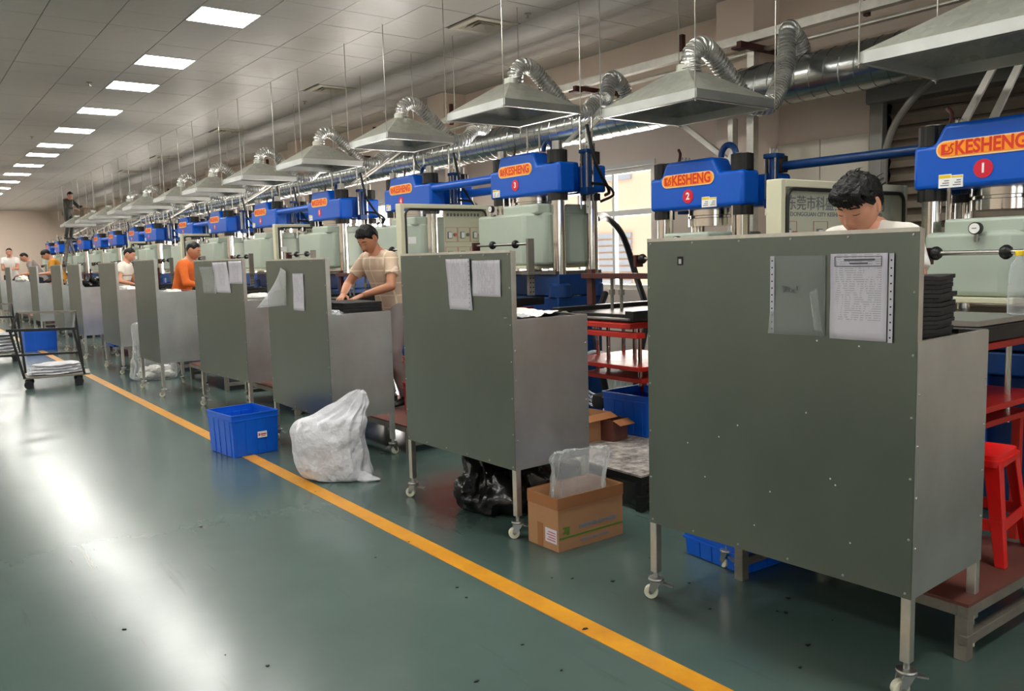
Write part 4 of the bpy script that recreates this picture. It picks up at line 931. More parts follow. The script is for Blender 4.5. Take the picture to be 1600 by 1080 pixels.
# image-right direction on the floor is (.80,-.60): local +x
sack('woven_sack', 'sack', [(0, .17, .13, .07, 0), (.02, .235, .16, .02, 0), (.10, .25, .18, -.01, 0), (.22, .265, .18, -.03, 0), (.34, .26, .17, -.045, 0), (.42, .24, .14, -.01, 0), (.47, .17, .08, .06, .02), (.53, .13, .05, .12, .03), (.60, .07, .03, .17, .03), (.625, .02, .012, .19, .03)],
     1.7, 'white woven plastic sack slumped against the third cart', 'sack', (2.47, 5.48, .001), R(-37), amp=.09, fold=.035, n=96)
sack('sack_tail', 'sack', [(0, .06, .03, 0, 0), (.012, .09, .035, 0, 0), (.03, .07, .03, -.02, 0), (.07, .02, .015, -.05, 0)], 4.1, 'flat sewn corner of the white sack lying on the floor', 'sack', (2.60, 5.24, .001), R(-37))
sack('bin_bag', 'bin', [(0, .20, .18, 0, 0), (.02, .30, .25, 0, 0), (.10, .33, .28, 0, 0), (.18, .31, .25, .01, 0), (.24, .25, .2, .0, 0), (.29, .22, .14, -.02, 0), (.36, .20, .10, -.06, 0), (.42, .10, .05, -.14, 0), (.44, .03, .02, -.17, 0)],
     6.3, 'shiny black bin bag lying under the second cart', 'bin bag', (2.98, 4.12, .001), R(-40), amp=.16, fold=.10, n=110)
sack('clear_bag', 'film', [(0, .12, .08, 0, 0), (.02, .15, .09, 0, 0), (.12, .165, .09, .02, 0), (.22, .17, .08, .03, 0), (.29, .18, .06, .04, 0), (.33, .19, .035, .04, 0), (.37, .16, .02, .04, 0)],
     8.1, 'crumpled clear plastic bag standing in the cardboard box', 'plastic bag', (2.93, 3.39, .12), R(-14), amp=.10, fold=.06, n=80)
sack('clear_bag', 'film', [(0, .24, .2, 0, 0), (.03, .30, .24, 0, 0), (.15, .30, .24, 0, 0), (.24, .26, .2, -.04, 0), (.40, .17, .14, -.10, 0), (.60, .13, .10, -.14, 0), (.74, .12, .03, -.15, 0), (.78, .08, .01, -.15, 0)],
     9.9, 'big clear plastic bag of white parts between the fifth and sixth carts', 'plastic bag', (2.86, 12.15, .001), R(-20), amp=.10, fold=.05, n=80)
for k in range(9):
    crumple('white_part', 'cloth', (2.78+.13*(k % 3)-.04, 12.05+.11*((k//3) % 3), .02+.07*(k % 2)), (.09, .07, .05), 'white bundle inside the big clear bag', 'rag', 41+k, group='white bundles inside the big clear bag', n=14)
# low board (bench) between carts one and two, cartons on it
def low_bench(x0, y0, x1, y1, h, top, frame, label, rz=0):
    t = thing('low_platform', label, 'platform', ((x0+x1)/2, (y0+y1)/2, 0), rz); w, d = (x1-x0)/2, (y1-y0)/2
    MB().box((-w, -d, h-.012), (w, d, h)).build('platform_board', top, t, smooth=0)
    for a, b in (((-w, -d, h-.055), (w, -d+.04, h-.012)), ((-w, d-.04, h-.055), (w, d, h-.012)), ((-w, -d+.04, h-.055), (-w+.04, d-.04, h-.012)), ((w-.04, -d+.04, h-.055), (w, d-.04, h-.012))): MB().box(a, b).build('frame_rail', frame, t, smooth=0, bevel=.003)
    for a, b in (((-w, -d, .06), (w, -d+.035, .10)), ((-w, d-.035, .06), (w, d, .10))): MB().box(a, b).build('lower_rail', frame, t, smooth=0, bevel=.003)
    for sx in (-1, 1):
        for sy_ in (-1, 1):
            cx, cy_ = sx*(w-.025), sy_*(d-.025); MB().box((cx-.024, cy_-.024, 0), (cx+.024, cy_+.024, h-.055)).build('platform_leg', frame, t, smooth=0, bevel=.003)
    return t
low_bench(3.10, 1.38, 3.93, 2.45, .225, 'plat', 'platm', 'worn reddish standing platform behind the nearest cart')
low_bench(3.50, 3.45, 4.55, 4.85, .23, 'speck', 'iron', 'low platform with a white board covered in black marks')
low_bench(3.22, 5.75, 3.93, 7.4, .225, 'plat', 'platm', 'standing platform under the worker in beige')
for k, (y0, y1) in enumerate(((8.0, 9.5), (10.2, 11.7), (12.6, 14.2), (15.3, 16.9), (20.4, 22.6), (25.0, 30.0), (30.5, 35.0))):
    low_bench(3.2, y0, 3.93, y1, .225, 'plat', 'platm', 'standing platform behind the carts, %s beyond the worker in beige' % ('next', 'second', 'third', 'fourth', 'fifth', 'sixth', 'seventh')[k])
def carton(w, d, h, loc, rz, label, mt='card', mt2='card2'):
    t = thing('cardboard_box', label, 'box', loc, rz); th = .004
    MB().box((-w/2, -d/2, 0), (w/2, d/2, .005)).box((-w/2, -d/2, .005), (w/2, -d/2+th, h)).box((-w/2, d/2-th, .005), (w/2, d/2, h)).box((-w/2, -d/2+th, .005), (-w/2+th, d/2-th, h)).box((w/2-th, -d/2+th, .005), (w/2, d/2-th, h)).build('box_body', mt, t, smooth=0)
    m = MB().add([(-w/2, -d/2, h), (w/2, -d/2, h), (w/2, -d/2-.07, h-.03), (-w/2, -d/2-.07, h-.03), (-w/2, -d/2, h+.003), (w/2, -d/2, h+.003), (w/2, -d/2-.07, h-.027), (-w/2, -d/2-.07, h-.027)], [(0, 1, 2, 3), (7, 6, 5, 4), (0, 4, 5, 1), (1, 5, 6, 2), (2, 6, 7, 3), (3, 7, 4, 0)])
    m.build('box_flap', mt2, t, smooth=0); return t
carton(.30, .26, .19, (3.93, 4.45, .232), .1, 'open brown carton on the low white board', 'card', 'card2')
carton(.16, .16, .15, (4.07, 4.30, .232), .1, 'small dark brown carton beside the blue crate on the low board', 'plat', 'card2')
m = MB()
for k in range(4): m.tube([(4.75+.02*k, 5.2+(.24+.02*k)*math.cos(a_), .50+(.24-.015*k)*math.sin(a_)+.01*k) for a_ in [2*math.pi*i/28 for i in range(29)]], .009, 8)
tag(m.build('tubing_coil', 'bottle'), 'coil of clear tubing hanging behind the blue crate on the low board', 'tubing')
bl = MB().lathe([(.02, 0), (.09, .0), (.10, .03), (.09, .1), (.02, .12)], (4.72, 5.08, .28), 14).build('hand_lamp', 'rubber'); tag(bl, 'black plug lying beside the clear tubing coil', 'plug'); bl.location.z = 0
# red stool on the platform
t = thing('plastic_stool', 'bright red plastic stool on the worn platform at the right edge', 'stool', (3.72, 1.66, .226), R(8))
H_ = .45; m = MB().prism(rrect(.14, .14, .035), lambda p, q, z: (p, q, z), H_-.02, H_).prism(rrect(.152, .152, .04), lambda p, q, z: (p, q, z), H_-.045, H_-.018); m.build('seat', 'redp', t, smooth=30)
for sx in (-1, 1):
    for sy_ in (-1, 1):
        def corner(z, r): f = .14+.05*(1-z/H_); return Vector((sx*f, sy_*f, z))
        a, b, w = corner(0, 0), corner(H_-.03, 0), .05
        vs = []
        for p in (a, b):
            ww = w*(.8 if p.z < .1 else 1.25)
            vs += [p, p+Vector((-sx*ww, 0, 0)), p+Vector((-sx*ww, -sy_*.008, 0)), p+Vector((-sx*.008, -sy_*.008, 0)), p+Vector((-sx*.008, -sy_*ww, 0)), p+Vector((0, -sy_*ww, 0))]
        MB().add(vs, [(5, 4, 3, 2, 1, 0), (6, 7, 8, 9, 10, 11)]+[(i, (i+1) % 6, 6+(i+1) % 6, 6+i) for i in range(6)]).build('leg', 'redp', t, smooth=0, bevel=.003)
for rz_ in range(4):
    q = MB().box((-.165, -.170, .14), (.165, -.162, .19)).build('apron', 'redp', t, smooth=0, bevel=.002); q.rotation_euler = (0, 0, rz_*math.pi/2)
# water bottle on the table of press 1
t = thing('water_bottle', 'clear plastic water bottle with yellow cap on the press by the right edge', 'bottle', (4.42, 1.785, 1.202))
MB().lathe([(.03, 0), (.046, .01), (.046, .06), (.043, .07), (.046, .08), (.046, .14), (.043, .15), (.046, .16), (.045, .20), (.035, .25), (.016, .275), (.016, .29)], (0, 0, 0), 20).build('bottle_body', 'bottle', t)
MB().lathe([(.019, .29), (.019, .312), (.017, .315)], (0, 0, 0), 16).build('bottle_cap', 'yellow', t)
# black scraps on the floor
m = MB(); rnd = random.Random(4)
for (x, y) in [(2.45, 3.02), (2.52, 2.95), (2.9, 2.55), (2.75, 2.3), (3.0, 2.9), (3.1, 2.15), (2.95, 2.1), (1.9, 2.3), (.95, 2.1), (.9, 2.6), (1.25, 1.9), (2.2, 2.5), (2.6, 1.75), (3.05, 1.9), (2.2, 1.75), (3.2, 2.75), (1.05, 3.05)]+[(rnd.uniform(.5, 3.3), rnd.uniform(1.6, 7)) for _ in range(24)]:
    r = rnd.uniform(.004, .013); a = rnd.uniform(0, 3); m.prism([(r*math.cos(k*1.26+a)*rnd.uniform(.5, 1.5), r*math.sin(k*1.26+a)*rnd.uniform(.4, 1.2)) for k in range(5)], lambda p, q, z: (x+p, y+q, z), .0005, .004)
tag(m.build('rubber_scraps', 'dark', smooth=0), 'small black rubber crumbs scattered over the green floor', 'rubber scrap', kind='stuff')
# ---- trolleys at the left
def trolley(loc, rz, label):
    t = thing('flat_trolley', label, 'trolley', loc, rz); w, d = .34, .26     # x half width, y half depth
    MB().box((-w, -d, .135), (w+.10, d, .16)).build('trolley_deck', 'platm', t, smooth=0, bevel=.004)
    for x in (-w+.06, w-.04):
        for y in (-d+.05, d-.05):
            k = MB().cyl((x, y-.018, .055), (x, y+.018, .055), .055, 18).build('trolley_wheel', 'rubber', t, bevel=.004); MB().box((x-.02, y-.026, .05), (x+.02, y-.02, .135)).box((x-.02, y+.02, .05), (x+.02, y+.026, .135)).box((x-.02, y-.026, .125), (x+.02, y+.026, .135)).build('wheel_fork', 'iron', k, smooth=0)
    for n, (a, b) in enumerate([((-w+.02, -d, .15), (-w-.10, -d, .78)), ((w+.03, -d, .15), (w-.06, -d, .76)), ((-w+.02, d, .15), (-w-.02, d, .98)), ((w+.03, d, .15), (w-.02, d, .96))]): MB().bar(a, b, .03, .03).build('upright', 'iron', t, smooth=0)
    MB().bar((-w-.14, -d, .78), (w-.03, -d, .76), .035, .035).build('push_bar', 'iron', t, smooth=0); MB().bar((-w-.03, d, .98), (w-.0, d, .96), .03, .03).build('push_bar', 'platm', t, smooth=0)
    MB().bar((-w-.30, -d+.02, .46), (w, -d+.02, .44), .028, .028).build('cross_bar', 'iron', t, smooth=0); MB().bar((-w-.08, -d, .76), (-w-.02, d, .97), .025, .025).build('side_bar', 'iron', t, smooth=0)
    MB().bar((w-.06, -d, .75), (w-.02, d, .95), .025, .025).build('side_bar', 'iron', t, smooth=0)
    return t
trolley((1.66, 12.52, 0), R(-8), 'steel flat trolley with push bars carrying white sacks in the aisle')
for k in range(4):
    crumple('folded_sack', 'sack', (1.72, 12.52, .155+.035*k), (.34-.02*k, .22, .03), 'folded white sack stacked on the front trolley', 'sack', 60+k, .18, group='folded white sacks on the front trolley', n=24)
trolley((1.35, 16.6, 0), R(-4), 'second steel trolley behind the front one near the left edge')
for k in range(6):
    crumple('folded_sack', 'sack', (1.30, 16.6, .155+.055*k), (.38, .24, .04), 'folded white sack stacked on the second trolley', 'sack', 70+k, .15, group='folded white sacks on the second trolley', n=24)
# ================================================================== PEOPLE
def gauss(x, s): return math.exp(-(x/s)**2)
def head_shape(d, lids=True):
    # d unit vector (x forward, y left, z up) -> point on the head (origin: head centre), total height about .235
    x, y, z = d; ax, ay, az = .098, .081, .118
    p = Vector((ax*x, ay*y, az*z))
    if z < 0:
        t = -z; p.y *= 1-.34*t**1.6; p.x = p.x*(1-.10*t)+(.018*t if x > 0 else 0)
        if x < 0: p.x *= 1-.42*t
    f = max(0, x)
    if f > 0:
        Y, Z = p.y, p.z
        p.x -= .007*gauss(abs(Y)-.031, .016)*gauss(Z-.010, .015)*f              # eye sockets
        p.x += .005*gauss(Z-.034, .012)*gauss(Y, .05)*f                        # brow
        p.x += (.024*gauss(Y, .0125)*gauss(Z+.030, .014) + .011*gauss(Y, .010)*gauss(Z+.008, .020))*f   # nose
        p.x += .004*gauss(abs(Y)-.013, .009)*gauss(Z+.036, .009)*f
        p.x += .007*gauss(Y, .024)*gauss(Z+.062, .010)*f - .004*gauss(Y, .022)*gauss(Z+.0635, .0028)*f  # lips
        p.x += .008*gauss(Y, .022)*gauss(Z+.100, .014)*f                        # chin
        p.x += .004*gauss(abs(Y)-.038, .018)*gauss(Z+.022, .02)*f
        if lids: p.x += .006*gauss(abs(Y)-.031, .012)*gauss(Z-.009, .008)*f
    return p
def build_head(Mx, skin_m, hair_style, parent, down=True, fine=True):
    nu, nv = (64, 48) if fine else (36, 26)
    rs = []
    for i in range(nv+1):
        t = math.pi*(i+.01)/(nv+.02); rs.append([Mx @ head_shape(Vector((math.sin(t)*math.cos(2*math.pi*k/nu), math.sin(t)*math.sin(2*math.pi*k/nu), -math.cos(t)))) for k in range(nu)])
    h = MB().rings(rs)
    for s_ in (-1, 1):   # ears
        er = Matrix.Rotation(s_*.35, 3, 'Z'); base = Vector((-.006, s_*.077, -.004))
        loc = lambda v: Mx @ (base+er @ v)
        ring = []
        for i, (f_, th) in enumerate(((1.0, -.004), (1.0, .006), (.78, .009), (.45, .002), (.1, .0))):
            ring.append([loc(Vector((.018*f_*math.cos(a)-.004, s_*(th+.008*math.cos(a)*-1*f_*.6), .033*f_*math.sin(a)*(1+.12*math.sin(a))))) for a in [2*math.pi*k/16 for k in range(16)]])
        h.rings(ring)
    # hair
    hm = MB(); rr = []; nu2, nv2 = (90, 60) if fine else (36, 24)
    st = dict(fluffy=(.030, .012, .050), short=(.007, .003, .060), mid=(.019, .008, .050))[hair_style]
    V = []; idx = {}
    rings = []
    for i in range(nv2+1):
        t = math.pi*(i+.01)/(nv2+.02); ring = []
        for k in range(nu2):
            d = Vector((math.sin(t)*math.cos(2*math.pi*k/nu2), math.sin(t)*math.sin(2*math.pi*k/nu2), -math.cos(t))); p = head_shape(d, False)
            # hairline height as a function of azimuth: front high, sides to the ear top, back to the nape
            az_ = abs(math.atan2(d.y, d.x)); 
            if az_ < .75: hl = st[2]+.006*math.sin(az_*9)
            elif az_ < 1.35: hl = st[2]-(az_-.75)/.6*(st[2]-.002)
            elif az_ < 1.85: hl = .030-.03*abs(az_-1.6)
            else: hl = -.052*min(1, (az_-1.85)/.35)
            over = (p.z-hl)/.022; q = max(0, min(1, over))
            nn = noise.noise(p*38+Vector((3, 1, 2)))*.6+noise.noise(p*95)*.55
            th = (st[0]*(.35+.65*max(0, min(1, (p.z+.02)/.09)))+st[1]*nn)*q - .008*(1-q)
            ring.append(Mx @ (p+d*th))
        rings.append(ring)
    hm.rings(rings)
    if hair_style == 'fluffy':
        rn = random.Random(5)
        for k in range(26):
            a = rn.uniform(0, 6.28); e = rn.uniform(.35, 1.45); d = Vector((math.cos(a)*math.cos(e), math.sin(a)*math.cos(e), math.sin(e))); p = head_shape(d, False)+d*.012
            if p.z < .055: continue
            q1 = p+d*.020+Vector((rn.uniform(-.02, .02), rn.uniform(-.02, .02), .004)); q2 = q1+Vector((rn.uniform(-.03, .03), rn.uniform(-.03, .03), rn.uniform(-.012, .006)))
            hm.tube([Mx @ v for v in bez([p, q1, q2], 4)], [.004, .004, .0035, .003, .0024, .0018, .0014, .001, .0005], 5)
    if hair_style == 'fluffy':     # fringe locks over the forehead
        for k in range(13):
            y = -.062+.0103*k; hm.tube([Mx @ Vector(v) for v in bez([(.055, y*.9, .104), (.092, y*.98, .082), (.101-abs(y)*.35, y+.004, .050+.006*math.sin(k*2.3)), (.098-abs(y)*.45, y+.010, .036+.007*math.sin(k*1.7))], 3)], [.011, .011, .011, .010, .009, .008, .007, .006, .004, .002], 6)
    hm.build('hair', 'hair', parent, smooth=50)
    # brows, lashes, mouth, eyes
    bm_ = MB()
    for s_ in (-1, 1):
        pts = []
        for k in range(7):
            y = s_*(.014+.0055*k); z = .030+.004*math.sin(k/6*math.pi)-.0008*k
            dx = math.sqrt(max(.05, 1-(y/.077)**2-(z/.118)**2)); pts.append(Mx @ (head_shape(Vector((dx, y/.077, z/.118)))+Vector((.001, 0, 0))))
        bm_.tube(pts, [.0018, .003, .0034, .0034, .003, .0022, .001], 6)
    bm_.build('eyebrows', 'hair', parent)
    lm = MB()
    for s_ in (-1, 1):
        pts = []
        for k in range(7):
            y = s_*(.018+.0045*k); z = (.003 if down else .012)+(-.0025 if down else .004)*math.sin(k/6*math.pi)
            dx = math.sqrt(max(.05, 1-(y/.077)**2-(z/.118)**2)); pts.append(Mx @ (head_shape(Vector((dx, y/.077, z/.118)))+Vector((.0006, 0, 0))))
        lm.tube(pts, [.0008, .0014, .0017, .0018, .0017, .0014, .0008], 5)
        if not down: lm.ell(Mx @ Vector((.088, s_*.031, .008)), (.004, .004, .004), 10, 6)
    lm.build('eyelashes', 'eyed', parent)
    mm = MB(); pu, pl = [], []
    for k in range(9):
        y = -.022+.0055*k
        for lst, z in ((pu, -.0595), (pl, -.0672)):
            dx = math.sqrt(max(.05, 1-(y/.077)**2-(z/.118)**2)); lst.append(Mx @ (head_shape(Vector((dx, y/.060, z/.118)).normalized()*1.0 if False else Vector((dx, y/.066, z/.118)))))
    rr_ = [.0010, .0022, .003, .0032, .0028, .0032, .003, .0022, .001]; mm.tube(pu, rr_, 6).tube(pl, rr_, 6); mm.build('lips', 'lips', parent)
    return h
def ik(a, b, l1, l2, pole):
    d = b-a; L = min(d.length, l1+l2-.005); d = d.normalized(); b = a+d*L
    x = (l1*l1-l2*l2+L*L)/(2*L); hgt = math.sqrt(max(0, l1*l1-x*x)); pv = (pole-d*pole.dot(d)).normalized()
    return a+d*x+pv*hgt, b
def person(label, loc, face, scale=1.0, lean=.25, head_pitch=.5, head_yaw=0, hands=None, poles=None, shirt='white_shirt', trousers='navy', skin_m='skin', hair='mid', sleeve=.5, down=True, fine=False, decal=None, crouch=0, feet=None, hd=0):
    t = thing('person', label, 'person', loc, face); t.scale = (scale,)*3
    V3 = Vector
    hip = V3((0, 0, .93-crouch)); sp = Matrix.Rotation(lean, 3, 'Y'); P = lambda x, y, z: hip+sp @ V3((x, y, z))
    chest = P(.0, 0, .34); neck = P(.005, 0, .50); sh = {s: P(0, s*.168, .430) for s in (-1, 1)}; hc = neck+Matrix.Rotation(lean*.6+head_pitch*.35, 3, 'Y') @ V3((.030, 0, .130-hd))
    Mh = Matrix.Translation(hc) @ Matrix.Rotation(head_yaw, 4, 'Z') @ Matrix.Rotation(head_pitch, 4, 'Y')
    b = MB()
    def cone(a, c, r0, r1, m=None, seg=6, n=16):
        pts = [a.lerp(c, k/seg) for k in range(seg+1)]; rs = [r0+(r1-r0)*k/seg for k in range(seg+1)]; (m or b).tube(pts, rs, n)
    def torso(m, e, top=.50, bot=-.06):
        prof = [(bot, .155, .105), (0, .162, .112), (.10, .145, .102), (.20, .148, .105), (.32, .168, .115), (.40, .172, .108), (.445, .150, .092), (.475, .095, .075), (top, .062, .062)]
        rs = []
        for z, ry, rx in prof:
            rs.append([P((rx+e)*math.cos(a)+.0, (ry+e)*math.sin(a), z) for a in [2*math.pi*k/28 for k in range(28)]])
        m.rings(rs)
    torso(b, 0, .51)
    [cone(P(0, s*.02, .455), sh[s], .050, .050) for s in (-1, 1)]; cone(P(0, 0, .44), hc+(Mh.to_3x3() @ V3((-.018, 0, -.055))), .062, .050)
    EL, WR = {}, {}
    hands = hands or {}; poles = poles or {}
    for s in (-1, 1):
        tgt = V3(hands.get(s, (.30, s*.16, 1.02))); e, w = ik(sh[s], tgt, .29, .255, V3(poles.get(s, (-.3, s*.6, -.8)))); EL[s], WR[s] = e, w
        b.ell(sh[s], (.055, .055, .055)); cone(sh[s], e, .050, .040); b.ell(e, (.040, .040, .040)); cone(e, e.lerp(w, .35), .040, .039); cone(e.lerp(w, .35), w, .039, .026)
    KN, AN = {}, {}
    for s in (-1, 1):
        an = V3((feet[s][0], feet[s][1], .085)) if feet else V3((-.02, s*.11, .085)); h0_ = hip+V3((0, s*.085, -.02)); kn, an = ik(h0_, an, .43, .43, V3((1, 0, .05))); KN[s], AN[s] = kn, an
        cone(h0_, kn, .083, .056); b.ell(kn, (.056, .056, .056)); cone(kn, kn.lerp(an, .35), .054, .055); cone(kn.lerp(an, .35), an, .055, .036)
    me = b.mesh('b', skin_m, 0); o = bpy.data.objects.new('b', me); COL.objects.link(o)
    q = o.modifiers.new('r', 'REMESH'); q.mode = 'VOXEL'; q.voxel_size = .011 if fine else .016; q.use_smooth_shade = True
    q = o.modifiers.new('s', 'SMOOTH'); q.factor = .5; q.iterations = 4
    bpy.context.view_layer.update(); m2 = bpy.data.meshes.new_from_object(o.evaluated_get(bpy.context.evaluated_depsgraph_get())); bpy.data.objects.remove(o)
    full = MB(); full.v = [tuple(v.co) for v in m2.vertices]; full.f = [tuple(p.vertices) for p in m2.polygons]
    body_head = build_head(Mh, skin_m, hair, t, down, fine); full.add(body_head.v, body_head.f)
    for s in (-1, 1):    # hands: palm, four fingers, thumb
        w, e = WR[s], EL[s]; d = (w-e).normalized(); d = (d+V3((.25, 0, -.15))).normalized(); side = V3((0, -s, 0)); side = (side-d*side.dot(d)).normalized(); nrm = d.cross(side)*(-s if False else 1)
        if nrm.z < 0: nrm = -nrm
        rs = []
        for u, hw, ht in ((-.012, .024, .020), (.02, .034, .017), (.055, .041, .014), (.085, .040, .012), (.095, .034, .008)):
            rs.append([w+d*u+side*hw*math.cos(a)+nrm*ht*math.sin(a) for a in [2*math.pi*k/14 for k in range(14)]])
        full.rings(rs)
        for f_, (off, ln) in enumerate(((.030, .066), (.010, .075), (-.010, .070), (-.029, .056))):
            a0 = w+d*.080+side*off; a1 = a0+d*ln*.45-nrm*ln*.06; a2 = a1+d*ln*.33-nrm*ln*.20; a3 = a2+d*ln*.20-nrm*ln*.26
            full.tube([a0, a0.lerp(a1, .5), a1, a1.lerp(a2, .5), a2, a3], [.0085, .0085, .0085, .0078, .0075, .0055], 8)
        a0 = w+d*.022+side*.026; a1 = a0+d*.026+side*.030-nrm*.012; a2 = a1+d*.026+side*.010-nrm*.012; a3 = a2+d*.016-nrm*.006
        full.tube([a0, a1, a2, a3], [.013, .0115, .010, .007], 8)
    full.build('body', skin_m, t, smooth=80, recalc=False)
    def cloth(name, mt, parts_fn, vox, dec=None):
        m = MB(); parts_fn(m); me = m.mesh('c', mt, 0); o = bpy.data.objects.new('c', me); COL.objects.link(o)
        q = o.modifiers.new('r', 'REMESH'); q.mode = 'VOXEL'; q.voxel_size = vox; q.use_smooth_shade = True; q = o.modifiers.new('s', 'SMOOTH'); q.factor = .5; q.iterations = 3
        bpy.context.view_layer.update(); m3 = bpy.data.meshes.new_from_object(o.evaluated_get(bpy.context.evaluated_depsgraph_get())); bpy.data.objects.remove(o)
        for v in m3.vertices:
            c = v.co; k = noise.noise(c*9)*.5+abs(noise.noise(Vector((c.x*14, c.y*14, c.z*7))))*.9; v.co = c+v.normal*(.010*k-.002)
        m3.materials.clear(); m3.materials.append(M[mt] if isinstance(mt, str) else mt); m3.shade_smooth(); ob = bpy.data.objects.new(name, m3); COL.objects.link(ob); ob.parent = t; return ob
    def shirt_fn(m):
        torso(m, .016, .478, -.12)
        for s in (-1, 1):
            w = EL[s].lerp(WR[s], max(0, (sleeve-1))) if sleeve > 1 else sh[s].lerp(EL[s], sleeve)
            cone(P(0, s*.03, .455), sh[s], .058, .058, m); m.ell(sh[s], (.060, .060, .058)); cone(sh[s], sh[s].lerp(EL[s], min(1, sleeve)), .060, .060 if sleeve <= 1 else .054, m)
            if sleeve > 1: m.ell(EL[s], (.056, .056, .056)); cone(EL[s], w, .055, .040, m)
    def tr_fn(m):
        rs = []
        for z, ry, rx in ((-.10, .15, .11), (-.03, .168, .125), (.04, .165, .12), (.09, .155, .112)): rs.append([P((rx)*math.cos(a), (ry)*math.sin(a), z) for a in [2*math.pi*k/24 for k in range(24)]])
        m.rings(rs)
        for s in (-1, 1):
            h0_ = hip+V3((0, s*.085, -.02)); cone(h0_, KN[s], .100, .075, m); m.ell(KN[s], (.074, .074, .074)); cone(KN[s], AN[s], .074, .062, m)
    cloth('trousers', trousers, tr_fn, .014 if fine else .02)
    sh_o = cloth('shirt', shirt, shirt_fn, .010 if fine else .016)
    for s in (-1, 1):
        a = AN[s]; rs = []
        for x, w_, h_ in ((-.075, .020, .05), (-.06, .036, .085), (0, .042, .10), (.06, .046, .07), (.12, .044, .05), (.165, .030, .035), (.18, .010, .02)):
            rs.append([V3((a.x+x, a.y+w_*math.cos(q_), .0+h_*.5+h_*.5*math.sin(q_))) for q_ in [2*math.pi*k/14 for k in range(14)]])
        MB().rings(rs).build('shoe', 'shoe', t)
    return t, sh_o, P
def plaid_mat():
    m = bpy.data.materials.new('beige checked cotton'); m.use_nodes = True; n = m.node_tree.nodes; l = m.node_tree.links; b = n['Principled BSDF']; b.inputs['Roughness'].default_value = .85
    tc = n.new('ShaderNodeTexCoord'); sx = n.new('ShaderNodeSeparateXYZ'); l.new(tc.outputs['Object'], sx.inputs[0]); prev = None
    for ax, off, sc in (('Z', .02, 9.0), ('Y', .03, 7.5)):
        mu = n.new('ShaderNodeMath'); mu.operation = 'MULTIPLY_ADD'; mu.inputs[1].default_value = sc; mu.inputs[2].default_value = off; l.new(sx.outputs[ax], mu.inputs[0])
        fr = n.new('ShaderNodeMath'); fr.operation = 'FRACT'; l.new(mu.outputs[0], fr.inputs[0]); lt = n.new('ShaderNodeMath'); lt.operation = 'LESS_THAN'; lt.inputs[1].default_value = .09; l.new(fr.outputs[0], lt.inputs[0])
        if prev is None: prev = lt
        else: mx_ = n.new('ShaderNodeMath'); mx_.operation = 'MAXIMUM'; l.new(prev.outputs[0], mx_.inputs[0]); l.new(lt.outputs[0], mx_.inputs[1]); prev = mx_
    mx = n.new('ShaderNodeMix'); mx.data_type = 'RGBA'; mx.inputs[6].default_value = (*lin((206, 180, 156)), 1); mx.inputs[7].default_value = (*lin((234, 214, 188)), 1); l.new(prev.outputs[0], mx.inputs[0]); l.new(mx.outputs[2], b.inputs['Base Color'])
    return m
M['plaid'] = plaid_mat()
def stripe_mat():
    m = bpy.data.materials.new('off white striped cotton'); m.use_nodes = True; n = m.node_tree.nodes; l = m.node_tree.links; b = n['Principled BSDF']; b.inputs['Roughness'].default_value = .85
    tc = n.new('ShaderNodeTexCoord'); sx = n.new('ShaderNodeSeparateXYZ'); l.new(tc.outputs['Object'], sx.inputs[0])
    rp = n.new('ShaderNodeValToRGB'); cr_ = rp.color_ramp; cr_.interpolation = 'CONSTANT'; cr_.elements[0].color = (*lin((232, 226, 212)), 1); cr_.elements[0].position = 0
    for p_, c_ in ((1.06/2, (170, 150, 130)), (1.09/2, (232, 226, 212)), (1.16/2, (170, 150, 130)), (1.18/2, (232, 226, 212))): e = cr_.elements.new(p_); e.color = (*lin(c_), 1)
    hf = n.new('ShaderNodeMath'); hf.operation = 'MULTIPLY'; hf.inputs[1].default_value = .5; l.new(sx.outputs['Z'], hf.inputs[0]); l.new(hf.outputs[0], rp.inputs[0]); l.new(rp.outputs[0], b.inputs['Base Color']); return m
M['stripe'] = stripe_mat()
PI = math.pi; HP = .225
person('man in a white t-shirt with fluffy black hair looking down behind the nearest cart', (3.53, 1.95, HP+.015), PI-.06, 1.01, .34, .46, .10, {1: (.42, .14, 1.03), -1: (.42, -.14, 1.03)}, None, 'white_shirt', 'navy', 'skin', 'fluffy', fine=True, hd=.045)
t3, sh3, P3 = person('man in a beige checked t-shirt bending over black rubber sheets', (3.65, 6.70, HP+.01), PI+.25, 1.0, .36, .62, .1, {1: (.44, .10, 1.02), -1: (.44, -.16, 1.02)}, {1: (-.3, .9, -.4), -1: (-.3, -.9, -.4)}, 'plaid', 'grey_shirt', 'skin2', 'mid', fine=True, sleeve=.62)
pk = MB().box((.150, -.03, 1.26), (.156, .02, 1.275)).build('chest_badge', 'white', t3, smooth=0)
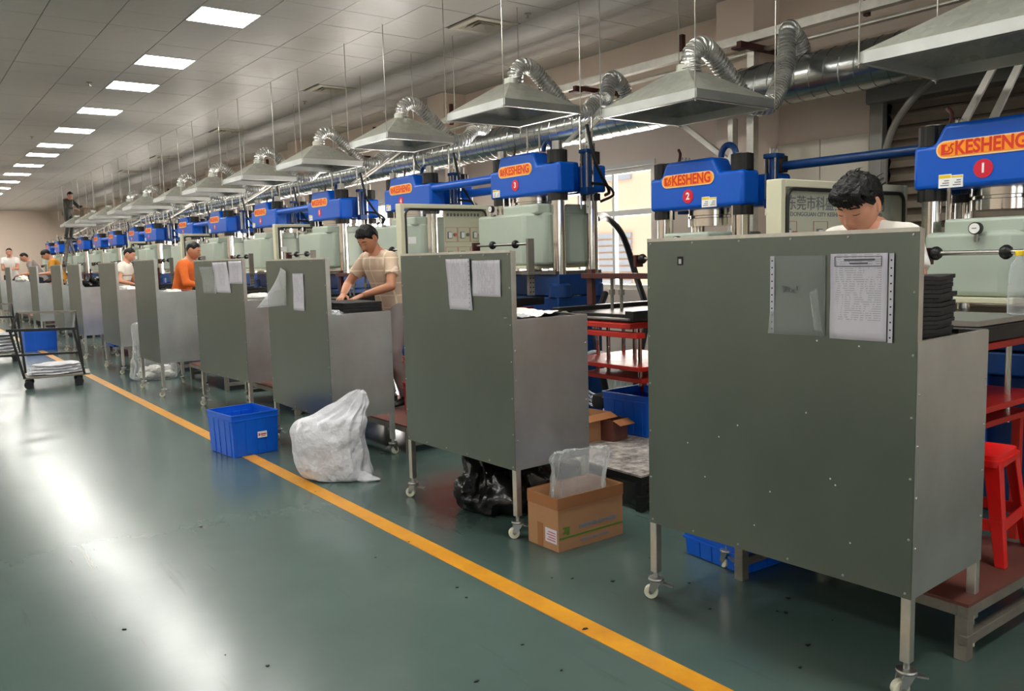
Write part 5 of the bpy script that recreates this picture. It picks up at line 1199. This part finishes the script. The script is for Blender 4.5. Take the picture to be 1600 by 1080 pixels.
person('man in an orange shirt turned to his press behind the fourth cart', (3.22, 11.95, HP), -.75, 1.0, .30, .35, 0, {1: (.45, .14, 1.05), -1: (.45, -.14, 1.05)}, None, 'orange_shirt', 'navy', 'skin2', 'short', sleeve=1.5)
person('man in an off white shirt turned to his press behind the fifth cart', (3.25, 15.75, HP), -.6, 1.0, .22, .4, 0, None, None, 'stripe', 'navy', 'skin', 'short')
person('distant man in a mustard shirt bending over a cart', (3.70, 24.9, HP+.02), PI-.1, 1.12, .38, .7, 0, {1: (.45, .12, 1.05), -1: (.45, -.12, 1.05)}, None, 'mustard', 'navy', 'skin', 'mid', sleeve=.6)
person('distant man in a grey striped shirt leaning over a cart', (3.75, 28.9, HP+.02), PI-.1, 1.15, .55, .5, 0, {1: (.48, .12, 1.0), -1: (.48, -.12, 1.0)}, None, 'grey_shirt', 'navy', 'skin', 'short', sleeve=.6)
person('distant man in a white shirt facing the camera at the left edge', (3.40, 33.2, HP+.02), -PI/2-.15, 1.22, .05, .1, 0, {1: (.30, .0, 1.12), -1: (.28, -.0, 1.10)}, None, 'white_shirt', 'darkcloth', 'skin', 'short', down=False)
person('man in dark overalls standing high up beside the far hoods', (4.86, 30.65, 2.50), -.9, .92, .25, .3, 0, {1: (.50, .25, 1.15), -1: (.45, -.1, 1.05)}, None, 'darkcloth', 'darkcloth', 'skin', 'mid', sleeve=1.8)
# step ladder the high worker stands on
t = thing('step_ladder', 'grey step ladder under the man in dark overalls', 'ladder', (4.82, 30.65, 0))
for y in (-.2, .2):
    MB().bar((-.5, y*1.4, 0), (.0, y, 2.46), .03, .06).build('ladder_rail', 'platm', t, smooth=0); MB().bar((.5, y*1.4, 0), (.06, y, 2.46), .03, .04).build('ladder_rail', 'platm', t, smooth=0)
for k in range(9): f = (k+1)/9.6; MB().box((-.5+.5*f-.04, -.27+.07*f, 2.46*f), (-.5+.5*f+.04, .27-.07*f, 2.46*f+.02)).build('ladder_step', 'platm', t, smooth=0)
MB().box((-.08, -.22, 2.44), (.35, .22, 2.495)).build('ladder_platform', 'platm', t, smooth=0)
